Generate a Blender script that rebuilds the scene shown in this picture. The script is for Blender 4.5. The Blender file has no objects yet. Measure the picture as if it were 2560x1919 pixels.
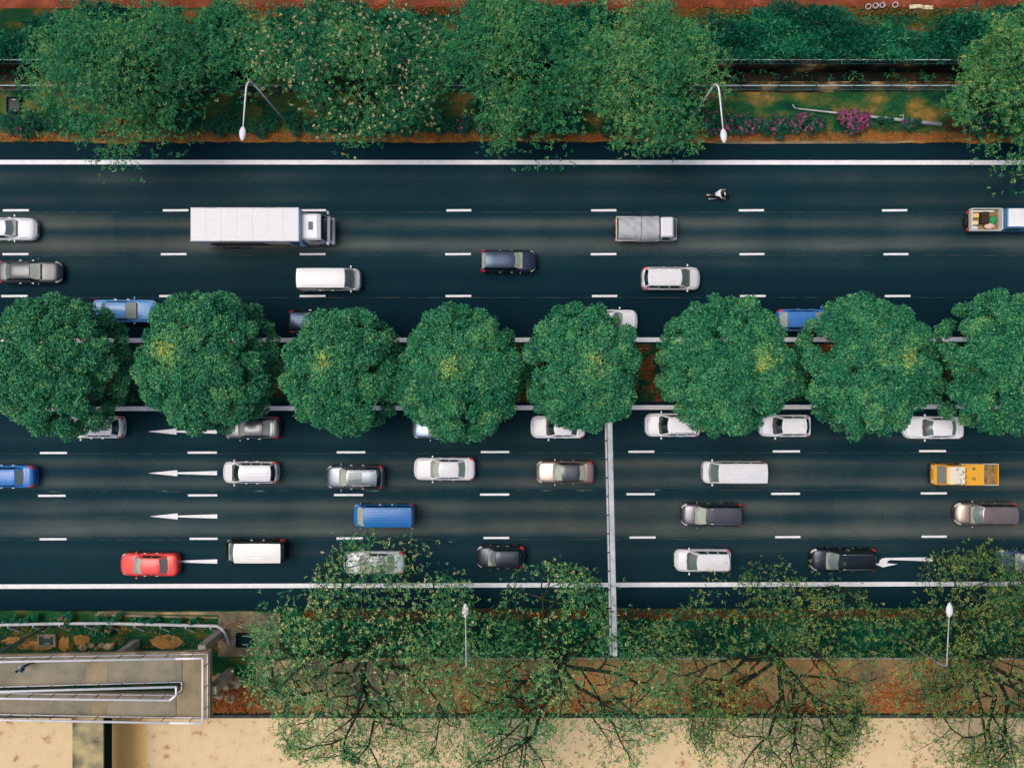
import bpy, bmesh, math, random
import numpy as np
from mathutils import Vector, Matrix

random.seed(7)
RNG = np.random.default_rng(11)
sc = bpy.context.scene
C = sc.collection

# ---------------------------------------------------------------- camera, world, sun, exposure
H = 64.2            # drone height above the road
S = 31.0            # photo pixels per metre on the road
cam_d = bpy.data.cameras.new('camera')
cam_d.sensor_width = 36.0
cam_d.lens = 36.0 * S * H / 2560.0
cam_d.clip_start = 0.5
cam_d.clip_end = 6000
cam = bpy.data.objects.new('camera', cam_d)
cam.location = (0, 0, H)
cam.rotation_euler = (0, 0, 0)
C.objects.link(cam)
sc.camera = cam

SUN_EL, SUN_AZ = math.radians(66), math.radians(285)   # azimuth clockwise from +Y
world = bpy.data.worlds.new('World')
sc.world = world
world.use_nodes = True
wn = world.node_tree
bg = wn.nodes['Background']
sky = wn.nodes.new('ShaderNodeTexSky')
sky.sky_type = 'NISHITA'
sky.sun_disc = False
sky.sun_elevation = SUN_EL
sky.sun_rotation = SUN_AZ
sky.air_density = 1.0
sky.dust_density = 6.0
sky.ozone_density = 0.6
wn.links.new(sky.outputs[0], bg.inputs[0])
bg.inputs[1].default_value = 0.15
sun_d = bpy.data.lights.new('sun', 'SUN')
sun_d.energy = 1.0
sun_d.angle = math.radians(38)
sun_d.color = (1.0, 0.985, 0.955)
sun = bpy.data.objects.new('sun', sun_d)
sd = Vector((math.sin(SUN_AZ) * math.cos(SUN_EL), math.cos(SUN_AZ) * math.cos(SUN_EL), math.sin(SUN_EL)))
sun.rotation_euler = sd.to_track_quat('Z', 'Y').to_euler()
sun.location = sd * 120
C.objects.link(sun)
vs = sc.view_settings
vs.view_transform = 'Standard'
vs.look = 'None'
vs.exposure = -0.13
vs.gamma = 1.0
vs.use_curve_mapping = False
sc.cycles.max_bounces = 6
sc.cycles.diffuse_bounces = 2
sc.cycles.transparent_max_bounces = 6
sc.cycles.use_denoising = True

# ---------------------------------------------------------------- helpers
def P(px, py, z=0.0):
    """photo pixel (2560 wide) + height -> the point of the place that stands there"""
    s = S * H / (H - z)
    return Vector(((px - 1280.0) / s, (959.5 - py) / s, z))

def lin(r, g, b):
    f = lambda c: (c / 255 / 12.92) if c / 255 <= 0.04045 else ((c / 255 + 0.055) / 1.055) ** 2.4
    return (f(r), f(g), f(b))

def tag(o, label=None, cat=None, group=None, kind=None):
    if label: o['label'] = label
    if cat: o['category'] = cat
    if group: o['group'] = group
    if kind: o['kind'] = kind
    return o

def thing(name, label, cat, loc=(0, 0, 0), rz=0.0, group=None):
    o = bpy.data.objects.new(name, None)
    o.empty_display_size = 0.3
    C.objects.link(o)
    o.location = loc
    o.rotation_euler = (0, 0, rz)
    return tag(o, label, cat, group)

def link_mesh(name, me, mat, parent=None, smooth=False):
    if mat is not None:
        for m in (mat if isinstance(mat, (list, tuple)) else [mat]):
            me.materials.append(m)
    if smooth:
        me.polygons.foreach_set('use_smooth', [True] * len(me.polygons))
    o = bpy.data.objects.new(name, me)
    C.objects.link(o)
    if parent is not None:
        o.parent = parent
    return o

def shared(name, me, parent, loc=(0, 0, 0), rz=0.0):
    o = bpy.data.objects.new(name, me)
    C.objects.link(o)
    o.parent = parent
    o.location = loc
    o.rotation_euler = (0, 0, rz)
    return o

class MB:
    def __init__(s): s.v = []; s.f = []
    def add(s, vs_, fs_):
        n = len(s.v)
        s.v += [tuple(p) for p in vs_]
        s.f += [tuple(i + n for i in f) for f in fs_]
        return s
    def box(s, c, d, rz=0.0):
        x, y, z = d[0] / 2, d[1] / 2, d[2] / 2
        vs_ = [(-x, -y, -z), (x, -y, -z), (x, y, -z), (-x, y, -z), (-x, -y, z), (x, -y, z), (x, y, z), (-x, y, z)]
        cr, sr = math.cos(rz), math.sin(rz)
        vs_ = [(c[0] + a * cr - b * sr, c[1] + a * sr + b * cr, c[2] + e) for a, b, e in vs_]
        return s.add(vs_, [(0, 3, 2, 1), (4, 5, 6, 7), (0, 1, 5, 4), (1, 2, 6, 5), (2, 3, 7, 6), (3, 0, 4, 7)])
    def rbox(s, c, d, r=0.05, seg=2):
        bm = bmesh.new()
        bmesh.ops.create_cube(bm, size=1)
        for v in bm.verts: v.co = Vector((v.co.x * d[0], v.co.y * d[1], v.co.z * d[2]))
        bmesh.ops.bevel(bm, geom=list(bm.edges), offset=min(r, min(d) * 0.45), segments=seg, profile=0.5, affect='EDGES')
        bm.verts.index_update()
        vs_ = [(v.co.x + c[0], v.co.y + c[1], v.co.z + c[2]) for v in bm.verts]
        fs_ = [tuple(v.index for v in f.verts) for f in bm.faces]
        bm.free()
        return s.add(vs_, fs_)
    def tube(s, pts, rad, n=6, cap=True):
        pts = [Vector(p) for p in pts]
        if not isinstance(rad, (list, tuple)): rad = [rad] * len(pts)
        rings = []
        up = Vector((0.12, 0.31, 0.94)).normalized()
        for i, p in enumerate(pts):
            a = pts[max(i - 1, 0)]; b = pts[min(i + 1, len(pts) - 1)]
            t = (b - a).normalized()
            u = up - t * up.dot(t)
            if u.length < 0.15:
                u = Vector((1, 0, 0)) - t * t.x
            u.normalize()
            w = t.cross(u)
            rings.append([p + (u * math.cos(2 * math.pi * k / n) + w * math.sin(2 * math.pi * k / n)) * rad[i] for k in range(n)])
        vs_ = [q for r in rings for q in r]
        fs_ = []
        for i in range(len(pts) - 1):
            for k in range(n):
                fs_.append((i * n + k, i * n + (k + 1) % n, (i + 1) * n + (k + 1) % n, (i + 1) * n + k))
        if cap:
            fs_.append(tuple(range(n))[::-1]); fs_.append(tuple((len(pts) - 1) * n + k for k in range(n)))
        return s.add(vs_, fs_)
    def cyl(s, c, r, h, n=16, r2=None):
        r2 = r if r2 is None else r2
        vs_ = [(c[0] + r * math.cos(2 * math.pi * k / n), c[1] + r * math.sin(2 * math.pi * k / n), c[2]) for k in range(n)]
        vs_ += [(c[0] + r2 * math.cos(2 * math.pi * k / n), c[1] + r2 * math.sin(2 * math.pi * k / n), c[2] + h) for k in range(n)]
        fs_ = [(k, (k + 1) % n, n + (k + 1) % n, n + k) for k in range(n)]
        fs_ += [tuple(range(n))[::-1], tuple(range(n, 2 * n))]
        return s.add(vs_, fs_)
    def ell(s, c, r, nu=12, nv=8):
        vs_ = [(c[0], c[1], c[2] - r[2])]
        for j in range(1, nv):
            a = -math.pi / 2 + math.pi * j / nv
            for i in range(nu):
                b = 2 * math.pi * i / nu
                vs_.append((c[0] + r[0] * math.cos(a) * math.cos(b), c[1] + r[1] * math.cos(a) * math.sin(b), c[2] + r[2] * math.sin(a)))
        vs_.append((c[0], c[1], c[2] + r[2]))
        fs_ = [(0, 1 + (i + 1) % nu, 1 + i) for i in range(nu)]
        for j in range(nv - 2):
            for i in range(nu):
                a = 1 + j * nu
                fs_.append((a + i, a + (i + 1) % nu, a + nu + (i + 1) % nu, a + nu + i))
        t = len(vs_) - 1
        a = 1 + (nv - 2) * nu
        fs_ += [(a + i, a + (i + 1) % nu, t) for i in range(nu)]
        return s.add(vs_, fs_)
    def grid(s, fn, us, ws, flip=False):
        nu, nw = len(us), len(ws)
        vs_ = [fn(u, w) for u in us for w in ws]
        fs_ = []
        for i in range(nu - 1):
            for j in range(nw - 1):
                q = (i * nw + j, (i + 1) * nw + j, (i + 1) * nw + j + 1, i * nw + j + 1)
                fs_.append(q[::-1] if flip else q)
        return s.add(vs_, fs_)
    def prism(s, poly, z0, z1):
        n = len(poly)
        vs_ = [(p[0], p[1], z0) for p in poly] + [(p[0], p[1], z1) for p in poly]
        fs_ = [tuple(range(n))[::-1], tuple(range(n, 2 * n))] + [(k, (k + 1) % n, n + (k + 1) % n, n + k) for k in range(n)]
        return s.add(vs_, fs_)
    def mesh(s, name='part'):
        me = bpy.data.meshes.new(name)
        me.from_pydata(s.v, [], s.f)
        return me
    def build(s, name, mat, parent=None, smooth=False):
        return link_mesh(name, s.mesh(name), mat, parent, smooth)

def lspan(a, b, n): return [a + (b - a) * i / (n - 1) for i in range(n)]

# ---------------------------------------------------------------- materials
def new_mat(name):
    m = bpy.data.materials.new(name)
    m.use_nodes = True
    nt = m.node_tree
    b = nt.nodes['Principled BSDF']
    return m, nt, b

def N(nt, t, **kw):
    n = nt.nodes.new(t)
    for k, v in kw.items(): setattr(n, k, v)
    return n

def coords(nt, obj=False, scale=(1, 1, 1)):
    if obj:
        src = N(nt, 'ShaderNodeTexCoord').outputs['Object']
    else:
        src = N(nt, 'ShaderNodeNewGeometry').outputs['Position']
    mp = N(nt, 'ShaderNodeMapping')
    mp.inputs['Scale'].default_value = scale
    nt.links.new(src, mp.inputs[0])
    return mp.outputs[0]

def noise(nt, vec, scale, detail=4, rough=0.55):
    n = N(nt, 'ShaderNodeTexNoise')
    n.inputs['Scale'].default_value = scale
    n.inputs['Detail'].default_value = detail
    n.inputs['Roughness'].default_value = rough
    nt.links.new(vec, n.inputs['Vector'])
    return n.outputs['Fac']

def ramp(nt, fac, stops, interp='LINEAR'):
    r = N(nt, 'ShaderNodeValToRGB')
    r.color_ramp.interpolation = interp
    e = r.color_ramp.elements
    while len(e) < len(stops): e.new(0.5)
    for i, (p, c) in enumerate(stops):
        e[i].position = p
        e[i].color = (*c, 1) if len(c) == 3 else c
    nt.links.new(fac, r.inputs[0])
    return r.outputs[0]

def math_n(nt, op, a, b=None, c=None):
    n = N(nt, 'ShaderNodeMath', operation=op)
    for i, v in enumerate((a, b, c)):
        if v is None: continue
        if isinstance(v, (int, float)): n.inputs[i].default_value = v
        else: nt.links.new(v, n.inputs[i])
    return n.outputs[0]

def mixc(nt, fac, a, b, mode='MIX'):
    n = N(nt, 'ShaderNodeMix', data_type='RGBA', blend_type=mode)
    for i, v in ((0, fac), (6, a), (7, b)):
        if isinstance(v, (int, float)): n.inputs[i].default_value = v
        elif isinstance(v, tuple): n.inputs[i].default_value = (*v, 1)
        else: nt.links.new(v, n.inputs[i])
    return n.outputs[2]

def bump(nt, b, h, strength, dist):
    n = N(nt, 'ShaderNodeBump')
    n.inputs['Strength'].default_value = strength
    n.inputs['Distance'].default_value = dist
    nt.links.new(h, n.inputs['Height'])
    nt.links.new(n.outputs[0], b.inputs['Normal'])

def noise_mat(name, stops, scale=2.0, detail=6, rough=0.9, spec=0.1, fine=25.0, fine_amt=0.35, bmp=0.3, obj=False, stretch=(1, 1, 1), dist=0.03):
    m, nt, b = new_mat(name)
    v = coords(nt, obj, stretch)
    n1 = noise(nt, v, scale, detail)
    col = ramp(nt, n1, stops)
    n2 = noise(nt, v, fine, 3, 0.7)
    k = ramp(nt, n2, [(0.25, (1 - fine_amt,) * 3), (0.75, (1 + fine_amt,) * 3)])
    col = mixc(nt, 1.0, col, k, 'MULTIPLY')
    nt.links.new(col, b.inputs['Base Color'])
    b.inputs['Roughness'].default_value = rough
    b.inputs['Specular IOR Level'].default_value = spec
    if bmp: bump(nt, b, n2, bmp, dist)
    return m

def plain(name, rgb, rough=0.5, metal=0.0, spec=0.5, coat=0.0, vary=0.06, scale=3.0):
    m, nt, b = new_mat(name)
    v = coords(nt, True)
    n1 = noise(nt, v, scale, 5)
    k = ramp(nt, n1, [(0.3, (1 - vary,) * 3), (0.7, (1 + vary,) * 3)])
    col = mixc(nt, 1.0, rgb, k, 'MULTIPLY')
    nt.links.new(col, b.inputs['Base Color'])
    b.inputs['Roughness'].default_value = rough
    b.inputs['Metallic'].default_value = metal
    b.inputs['Specular IOR Level'].default_value = spec
    b.inputs['Coat Weight'].default_value = coat
    b.inputs['Coat Roughness'].default_value = 0.08
    return m

PAINT = {}
def paint(rgb):
    if rgb not in PAINT:
        PAINT[rgb] = plain('car_paint', lin(*rgb), 0.28, 0.0 if min(rgb) >= 190 or max(rgb) - min(rgb) > 90 else 0.85, 0.4, 0.3, 0.05, 1.6)
    return PAINT[rgb]

def glass_mat(name, rgb, opac):
    m, nt, b = new_mat(name)
    b.inputs['Base Color'].default_value = (*rgb, 1)
    b.inputs['Roughness'].default_value = 0.06
    b.inputs['Specular IOR Level'].default_value = 0.9
    tr = N(nt, 'ShaderNodeBsdfTransparent')
    tr.inputs[0].default_value = (0.62, 0.74, 0.70, 1)
    mx = N(nt, 'ShaderNodeMixShader')
    mx.inputs[0].default_value = opac
    nt.links.new(tr.outputs[0], mx.inputs[1])
    nt.links.new(b.outputs[0], mx.inputs[2])
    nt.links.new(mx.outputs[0], nt.nodes['Material Output'].inputs[0])
    return m

M = {}
M['tyre'] = plain('tyre_rubber', (0.012, 0.013, 0.014), 0.85, 0, 0.2)
M['rim'] = plain('rim_metal', (0.35, 0.36, 0.37), 0.35, 0.8)
M['black'] = plain('black_trim', (0.008, 0.012, 0.014), 0.5, 0, 0.3)
M['chassis'] = plain('chassis', (0.015, 0.018, 0.02), 0.7, 0, 0.2)
M['glass_pale'] = glass_mat('pale_glass', lin(196, 204, 190), 0.72)  # sky reflection painted in as a pale base colour
M['glass_mid'] = glass_mat('grey_glass', lin(120, 138, 138), 0.62)
M['glass_dark'] = glass_mat('dark_glass', lin(16, 40, 46), 0.75)
M['interior'] = plain('interior_dark', (0.02, 0.022, 0.022), 0.8, 0, 0.2)
M['dash'] = plain('dashboard', (0.10, 0.10, 0.085), 0.7, 0, 0.2)
M['dash_pale'] = plain('dashboard_pale', lin(150, 152, 140), 0.7, 0, 0.2)
M['lamp_clear'] = plain('headlight_lens', lin(214, 216, 210), 0.15, 0, 0.6)
M['lamp_red'] = plain('tail_lens', lin(224, 52, 48), 0.2, 0, 0.5)
M['lamp_amber'] = plain('amber_lens', lin(226, 120, 48), 0.2)
M['chrome'] = plain('chrome', (0.6, 0.6, 0.6), 0.15, 0.9)
M['plate'] = plain('plate', (0.02, 0.02, 0.02), 0.5)
M['white'] = plain('white_enamel', lin(218, 218, 222), 0.4, 0, 0.3, 0, 0.03)
M['galv'] = noise_mat('galvanised_steel', [(0.3, lin(150, 156, 160)), (0.7, lin(192, 196, 198))], 1.2, 5, 0.55, 0.3, 14, 0.08, 0, True)
M['teal_steel'] = noise_mat('green_painted_steel', [(0.3, lin(30, 82, 80)), (0.7, lin(86, 132, 128))], 1.0, 5, 0.6, 0.3, 14, 0.15, 0, True)
M['pale_steel'] = noise_mat('pale_blue_steel', [(0.3, lin(120, 152, 156)), (0.7, lin(176, 196, 196))], 1.0, 5, 0.6, 0.3, 14, 0.1, 0, True)
M['rail_white'] = noise_mat('white_rail_paint', [(0.3, lin(226, 224, 228)), (0.7, lin(242, 240, 242))], 2, 4, 0.5, 0.3, 20, 0.04, 0, True)
M['post_dark'] = plain('rail_post', lin(52, 56, 56), 0.6)
M['concrete'] = noise_mat('ramp_concrete', [(0.28, lin(112, 107, 94)), (0.5, lin(137, 130, 112)), (0.75, lin(158, 149, 127))], 0.5, 8, 0.95, 0.1, 18, 0.28, 0.25)
M['concrete_warm'] = noise_mat('joint_concrete', [(0.28, lin(124, 114, 92)), (0.75, lin(162, 148, 118))], 0.7, 8, 0.95, 0.1, 18, 0.25, 0.25)
M['concrete_old'] = noise_mat('old_concrete', [(0.3, lin(96, 88, 72)), (0.5, lin(134, 122, 98)), (0.72, lin(176, 158, 124))], 0.9, 8, 0.95, 0.1, 16, 0.3, 0.4)
M['concrete_pale'] = noise_mat('pale_concrete', [(0.3, lin(128, 126, 112)), (0.7, lin(176, 172, 152))], 1.5, 8, 0.95, 0.1, 16, 0.2, 0.3)
M['boulder'] = noise_mat('pale_rock', [(0.34, lin(92, 80, 60)), (0.5, lin(164, 144, 108)), (0.7, lin(200, 178, 138))], 1.6, 8, 0.95, 0.1, 12, 0.3, 0.6)
M['concrete_dark'] = noise_mat('dark_concrete', [(0.3, lin(44, 54, 54)), (0.7, lin(84, 88, 80))], 0.9, 8, 0.95, 0.1, 16, 0.3, 0.3)
M['algae'] = noise_mat('algae_concrete', [(0.36, lin(84, 88, 68)), (0.48, lin(136, 130, 102)), (0.66, lin(186, 168, 122))], 0.55, 8, 0.95, 0.1, 12, 0.2, 0.3)
M['concrete_black'] = noise_mat('black_concrete', [(0.3, lin(4, 28, 32)), (0.7, lin(18, 42, 44))], 0.8, 6, 0.95, 0.05, 16, 0.3, 0.3)  # near-black concrete for the girder sides and chamber frames
M['bark'] = noise_mat('bark', [(0.3, lin(28, 42, 32)), (0.6, lin(50, 58, 42)), (0.8, lin(82, 82, 58))], 1.8, 6, 0.95, 0.05, 14, 0.4, 0.5)
M['soil'] = noise_mat('soil', [(0.3, lin(70, 52, 32)), (0.6, lin(120, 84, 48)), (0.8, lin(160, 116, 66))], 0.8, 8, 0.95, 0.05, 14, 0.3, 0.4)
M['drain'] = noise_mat('wet_drain', [(0.35, lin(4, 18, 20)), (0.55, lin(28, 32, 24)), (0.75, lin(70, 60, 40))], 0.5, 8, 0.6, 0.15, 8, 0.4, 0.3, False, (1, 0.7, 1))
M['coping'] = noise_mat('stained_coping', [(0.4, lin(22, 30, 26)), (0.55, lin(72, 62, 42)), (0.68, lin(176, 146, 100))], 0.45, 8, 0.95, 0.08, 8, 0.35, 0.3, False, (1, 1.5, 1))
M['red_path'] = noise_mat('red_earth', [(0.3, lin(92, 48, 34)), (0.6, lin(132, 70, 50)), (0.8, lin(168, 94, 72))], 0.5, 7, 0.95, 0.05, 12, 0.2, 0.3)
M['verge'] = noise_mat('verge_grass', [(0.34, lin(14, 62, 44)), (0.46, lin(38, 84, 48)), (0.56, lin(96, 96, 48)), (0.68, lin(164, 120, 62))], 0.33, 9, 0.95, 0.05, 16, 0.4, 0.6, False, (1, 1.6, 1), 0.06)
M['dry_edge'] = noise_mat('dry_grass', [(0.32, lin(64, 84, 40)), (0.5, lin(136, 100, 48)), (0.68, lin(178, 124, 66))], 1.1, 8, 0.95, 0.05, 18, 0.4, 0.6, False, (1, 1, 1), 0.05)
M['bed'] = noise_mat('planting_bed', [(0.35, lin(10, 52, 38)), (0.5, lin(30, 66, 38)), (0.62, lin(108, 74, 36)), (0.75, lin(150, 96, 46))], 0.35, 9, 0.95, 0.05, 14, 0.4, 0.6, False, (1, 1.4, 1), 0.06)
M['bed_green'] = noise_mat('green_bed', [(0.35, lin(8, 52, 40)), (0.55, lin(20, 78, 54)), (0.72, lin(70, 92, 46))], 0.4, 9, 0.95, 0.05, 14, 0.4, 0.6, False, (1, 1.2, 1), 0.06)
M['lawn_left'] = noise_mat('patchy_lawn', [(0.40, lin(12, 66, 44)), (0.53, lin(38, 82, 44)), (0.63, lin(100, 90, 48)), (0.74, lin(170, 124, 70))], 0.42, 9, 0.95, 0.05, 16, 0.4, 0.6, False, (1, 1.2, 1), 0.06)
M['median'] = noise_mat('median_soil', [(0.36, lin(8, 46, 36)), (0.5, lin(28, 60, 36)), (0.6, lin(96, 56, 30)), (0.72, lin(140, 78, 40))], 0.5, 8, 0.95, 0.05, 14, 0.4, 0.6, False, (1, 1, 1), 0.06)
M['bank'] = noise_mat('bank_concrete', [(0.32, lin(124, 106, 82)), (0.46, lin(168, 132, 92)), (0.58, lin(192, 142, 92)), (0.70, lin(204, 118, 64))], 0.22, 9, 0.95, 0.05, 14, 0.22, 0.3)
M['sand'] = noise_mat('pale_court', [(0.29, lin(166, 128, 96)), (0.36, lin(204, 174, 138)), (0.43, lin(214, 190, 148)), (0.75, lin(221, 198, 157))], 1.3, 10, 0.95, 0.05, 10, 0.06, 0.1)
M['sand_brown'] = noise_mat('brown_court', [(0.26, lin(170, 122, 70)), (0.4, lin(222, 178, 112)), (0.75, lin(230, 188, 124))], 0.5, 9, 0.95, 0.05, 10, 0.08, 0.1)
M['line'] = noise_mat('road_paint', [(0.28, lin(220, 220, 222)), (0.7, lin(240, 240, 242))], 1.6, 7, 0.7, 0.2, 30, 0.06, 0.1)
M['dirt_orange'] = noise_mat('dry_soil', [(0.3, lin(166, 118, 62)), (0.7, lin(200, 146, 84))], 1.0, 8, 0.95, 0.05, 14, 0.2, 0.3)
M['apron'] = noise_mat('dirty_apron', [(0.34, lin(88, 84, 70)), (0.5, lin(124, 112, 90)), (0.68, lin(182, 156, 116))], 0.45, 9, 0.95, 0.05, 14, 0.3, 0.3)

def asphalt(name, bands, lift=0.0):
    m, nt, b = new_mat(name)
    pos = N(nt, 'ShaderNodeNewGeometry').outputs['Position']
    sep = N(nt, 'ShaderNodeSeparateXYZ'); nt.links.new(pos, sep.inputs[0])
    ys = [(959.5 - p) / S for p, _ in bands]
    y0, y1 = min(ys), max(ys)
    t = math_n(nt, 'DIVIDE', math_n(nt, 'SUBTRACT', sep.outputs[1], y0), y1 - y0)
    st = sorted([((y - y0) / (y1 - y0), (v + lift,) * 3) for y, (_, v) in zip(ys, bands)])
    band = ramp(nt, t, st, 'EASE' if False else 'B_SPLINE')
    vx = coords(nt, False, (0.035, 0.6, 1))
    long = noise(nt, vx, 1.0, 5, 0.6)
    vb = coords(nt, False, (1, 1, 1))
    blot = noise(nt, vb, 0.13, 6, 0.6)
    gr = noise(nt, vb, 5.0, 7, 0.8)
    gr2 = noise(nt, vb, 34.0, 2, 0.7)
    k = math_n(nt, 'ADD', math_n(nt, 'MULTIPLY', long, 0.9), math_n(nt, 'MULTIPLY', blot, 0.8))
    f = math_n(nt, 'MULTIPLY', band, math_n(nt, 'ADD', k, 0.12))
    f = math_n(nt, 'ADD', f, math_n(nt, 'MULTIPLY', math_n(nt, 'SUBTRACT', gr, 0.5), 0.36))
    f = math_n(nt, 'ADD', f, math_n(nt, 'MULTIPLY', math_n(nt, 'SUBTRACT', gr2, 0.5), 0.55))
    warm = ramp(nt, noise(nt, coords(nt, False, (0.6, 1, 1)), 0.05, 3), [(0.46, (0, 0, 0)), (0.72, (.7, .7, .7))])
    cool_c = ramp(nt, f, [(0.0, lin(0, 30, 42)), (0.45, lin(20, 50, 58)), (1.0, lin(88, 98, 95))])
    warm_c = ramp(nt, f, [(0.0, lin(2, 34, 44)), (0.45, lin(28, 50, 55)), (1.0, lin(100, 97, 85))])
    col = mixc(nt, warm, cool_c, warm_c)
    nt.links.new(col, b.inputs['Base Color'])
    b.inputs['Roughness'].default_value = 0.85
    b.inputs['Specular IOR Level'].default_value = 0.08
    bump(nt, b, gr2, 0.35, 0.01)
    return m

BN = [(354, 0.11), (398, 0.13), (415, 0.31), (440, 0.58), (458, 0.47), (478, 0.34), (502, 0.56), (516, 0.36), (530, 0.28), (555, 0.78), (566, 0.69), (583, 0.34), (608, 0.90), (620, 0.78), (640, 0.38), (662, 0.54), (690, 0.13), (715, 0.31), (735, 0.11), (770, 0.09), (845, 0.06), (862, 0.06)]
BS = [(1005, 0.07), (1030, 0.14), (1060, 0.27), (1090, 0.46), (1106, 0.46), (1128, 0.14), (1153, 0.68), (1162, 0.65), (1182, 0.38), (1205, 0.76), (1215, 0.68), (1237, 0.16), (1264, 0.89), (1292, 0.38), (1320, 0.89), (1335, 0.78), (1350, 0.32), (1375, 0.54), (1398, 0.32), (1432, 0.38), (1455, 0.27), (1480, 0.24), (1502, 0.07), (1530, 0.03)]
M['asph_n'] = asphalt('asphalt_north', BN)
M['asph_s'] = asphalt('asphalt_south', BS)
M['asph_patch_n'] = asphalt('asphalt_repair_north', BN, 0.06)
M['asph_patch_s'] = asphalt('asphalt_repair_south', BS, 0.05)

def foliage_mat(name, cols, rough=0.55, spec=0.18, transl=0.25):
    m, nt, b = new_mat(name)
    a = N(nt, 'ShaderNodeAttribute', attribute_name='tint')
    col = ramp(nt, a.outputs['Fac'], [(i / (len(cols) - 1), lin(*c)) for i, c in enumerate(cols)])
    nt.links.new(col, b.inputs['Base Color'])
    b.inputs['Roughness'].default_value = rough
    b.inputs['Specular IOR Level'].default_value = spec
    tr = N(nt, 'ShaderNodeBsdfTranslucent')
    nt.links.new(col, tr.inputs[0])
    mx = N(nt, 'ShaderNodeMixShader'); mx.inputs[0].default_value = transl
    nt.links.new(b.outputs[0], mx.inputs[1]); nt.links.new(tr.outputs[0], mx.inputs[2])
    nt.links.new(mx.outputs[0], nt.nodes['Material Output'].inputs[0])
    return m

M['leaf_median'] = foliage_mat('median_leaf', [(2, 80, 58), (22, 122, 84), (80, 162, 108), (146, 188, 104), (196, 208, 100)], 0.5, 0.35, 0.14)
M['leaf_north'] = foliage_mat('bank_leaf', [(2, 80, 58), (14, 108, 72), (62, 142, 86), (122, 164, 92), (186, 192, 116)], 0.55, 0.2, 0.22)
M['leaf_south'] = foliage_mat('canal_leaf', [(2, 88, 60), (24, 120, 76), (82, 154, 90), (146, 182, 104), (214, 212, 142)], 0.5, 0.3)
M['leaf_olive'] = foliage_mat('olive_leaf', [(4, 80, 54), (36, 106, 64), (88, 136, 76), (138, 158, 82), (184, 176, 92)], 0.5, 0.3)
M['leaf_hedge'] = foliage_mat('hedge_leaf', [(0, 66, 52), (4, 96, 70), (24, 128, 90), (74, 160, 108), (126, 180, 98)], 0.5, 0.3)
M['leaf_shrub'] = foliage_mat('shrub_leaf', [(14, 76, 62), (26, 98, 76), (52, 122, 88), (80, 138, 92), (120, 150, 90)])
M['leaf_brown'] = foliage_mat('dead_leaf', [(70, 50, 34), (96, 68, 44), (120, 82, 50), (140, 92, 52), (120, 110, 60)])
M['litter'] = foliage_mat('fallen_leaf', [(108, 58, 32), (150, 82, 42), (176, 100, 56), (192, 122, 72), (140, 98, 58)], 0.7, 0.1, 0.1)
M['flower_pink'] = foliage_mat('magenta_petal', [(150, 46, 100), (186, 64, 132), (206, 88, 156), (170, 76, 116), (214, 120, 168)], 0.6, 0.1)
M['flower_pale'] = foliage_mat('pale_blossom', [(196, 192, 132), (208, 200, 142), (204, 178, 128), (220, 208, 164), (206, 186, 136)], 0.6, 0.1)
M['flower_red'] = foliage_mat('red_bloom', [(206, 70, 60), (222, 96, 80), (214, 120, 90), (200, 60, 56), (226, 130, 100)], 0.6, 0.1)

# ---------------------------------------------------------------- foliage: rosettes of real leaves
def foliage(name, pts, nrm, tint, mat, parent, n=6, ln=0.18, wd=0.08, up=(8, 60), jit=0.03, kind=None, tj=0.10, rng=RNG):
    pts = np.asarray(pts, float); nrm = np.asarray(nrm, float); tint = np.asarray(tint, float)
    K = len(pts)
    nrm = nrm / (np.linalg.norm(nrm, axis=1, keepdims=True) + 1e-9)
    ref = np.where(np.abs(nrm[:, 2:3]) > 0.9, np.array([[1.0, 0, 0]]), np.array([[0, 0, 1.0]]))
    t1 = np.cross(nrm, ref); t1 /= np.linalg.norm(t1, axis=1, keepdims=True) + 1e-9
    t2 = np.cross(nrm, t1)
    ang = rng.uniform(0, 2 * np.pi, (K, 1)) + np.arange(n)[None, :] * (2 * np.pi / n) + rng.normal(0, 0.25, (K, n))
    al = np.radians(rng.uniform(up[0], up[1], (K, n)))
    d = (np.cos(ang)[..., None] * t1[:, None, :] + np.sin(ang)[..., None] * t2[:, None, :]) * np.cos(al)[..., None] + nrm[:, None, :] * np.sin(al)[..., None]
    side = np.cross(d, nrm[:, None, :]); side /= np.linalg.norm(side, axis=2, keepdims=True) + 1e-9
    L = ln * rng.uniform(0.7, 1.25, (K, n, 1)); W = wd * rng.uniform(0.75, 1.2, (K, n, 1))
    b = pts[:, None, :] + rng.normal(0, jit, (K, n, 3)) + d * L * 0.08
    dn = nrm[:, None, :]
    v0 = b; v2 = b + d * L - dn * L * 0.10
    mid = b + d * L * 0.5
    v1 = mid + side * W * 0.5; v3 = mid - side * W * 0.5
    V = np.stack([v0, v1, v2, v3], 2).reshape(-1, 3)
    nf = K * n
    me = bpy.data.meshes.new(name)
    me.vertices.add(nf * 4); me.vertices.foreach_set('co', V.astype(np.float32).ravel())
    me.loops.add(nf * 4); me.loops.foreach_set('vertex_index', np.arange(nf * 4, dtype=np.int32))
    me.polygons.add(nf)
    me.polygons.foreach_set('loop_start', np.arange(0, nf * 4, 4, dtype=np.int32))
    me.polygons.foreach_set('loop_total', np.full(nf, 4, dtype=np.int32))
    at = me.attributes.new('tint', 'FLOAT', 'POINT')
    tt = np.clip(tint[:, None] + rng.normal(0, tj, (K, n)), 0, 1)
    at.data.foreach_set('value', np.repeat(tt.ravel(), 4).astype(np.float32))
    me.update(calc_edges=True)
    o = link_mesh(name, me, mat, parent)
    if kind: o['kind'] = kind
    return o

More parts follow.
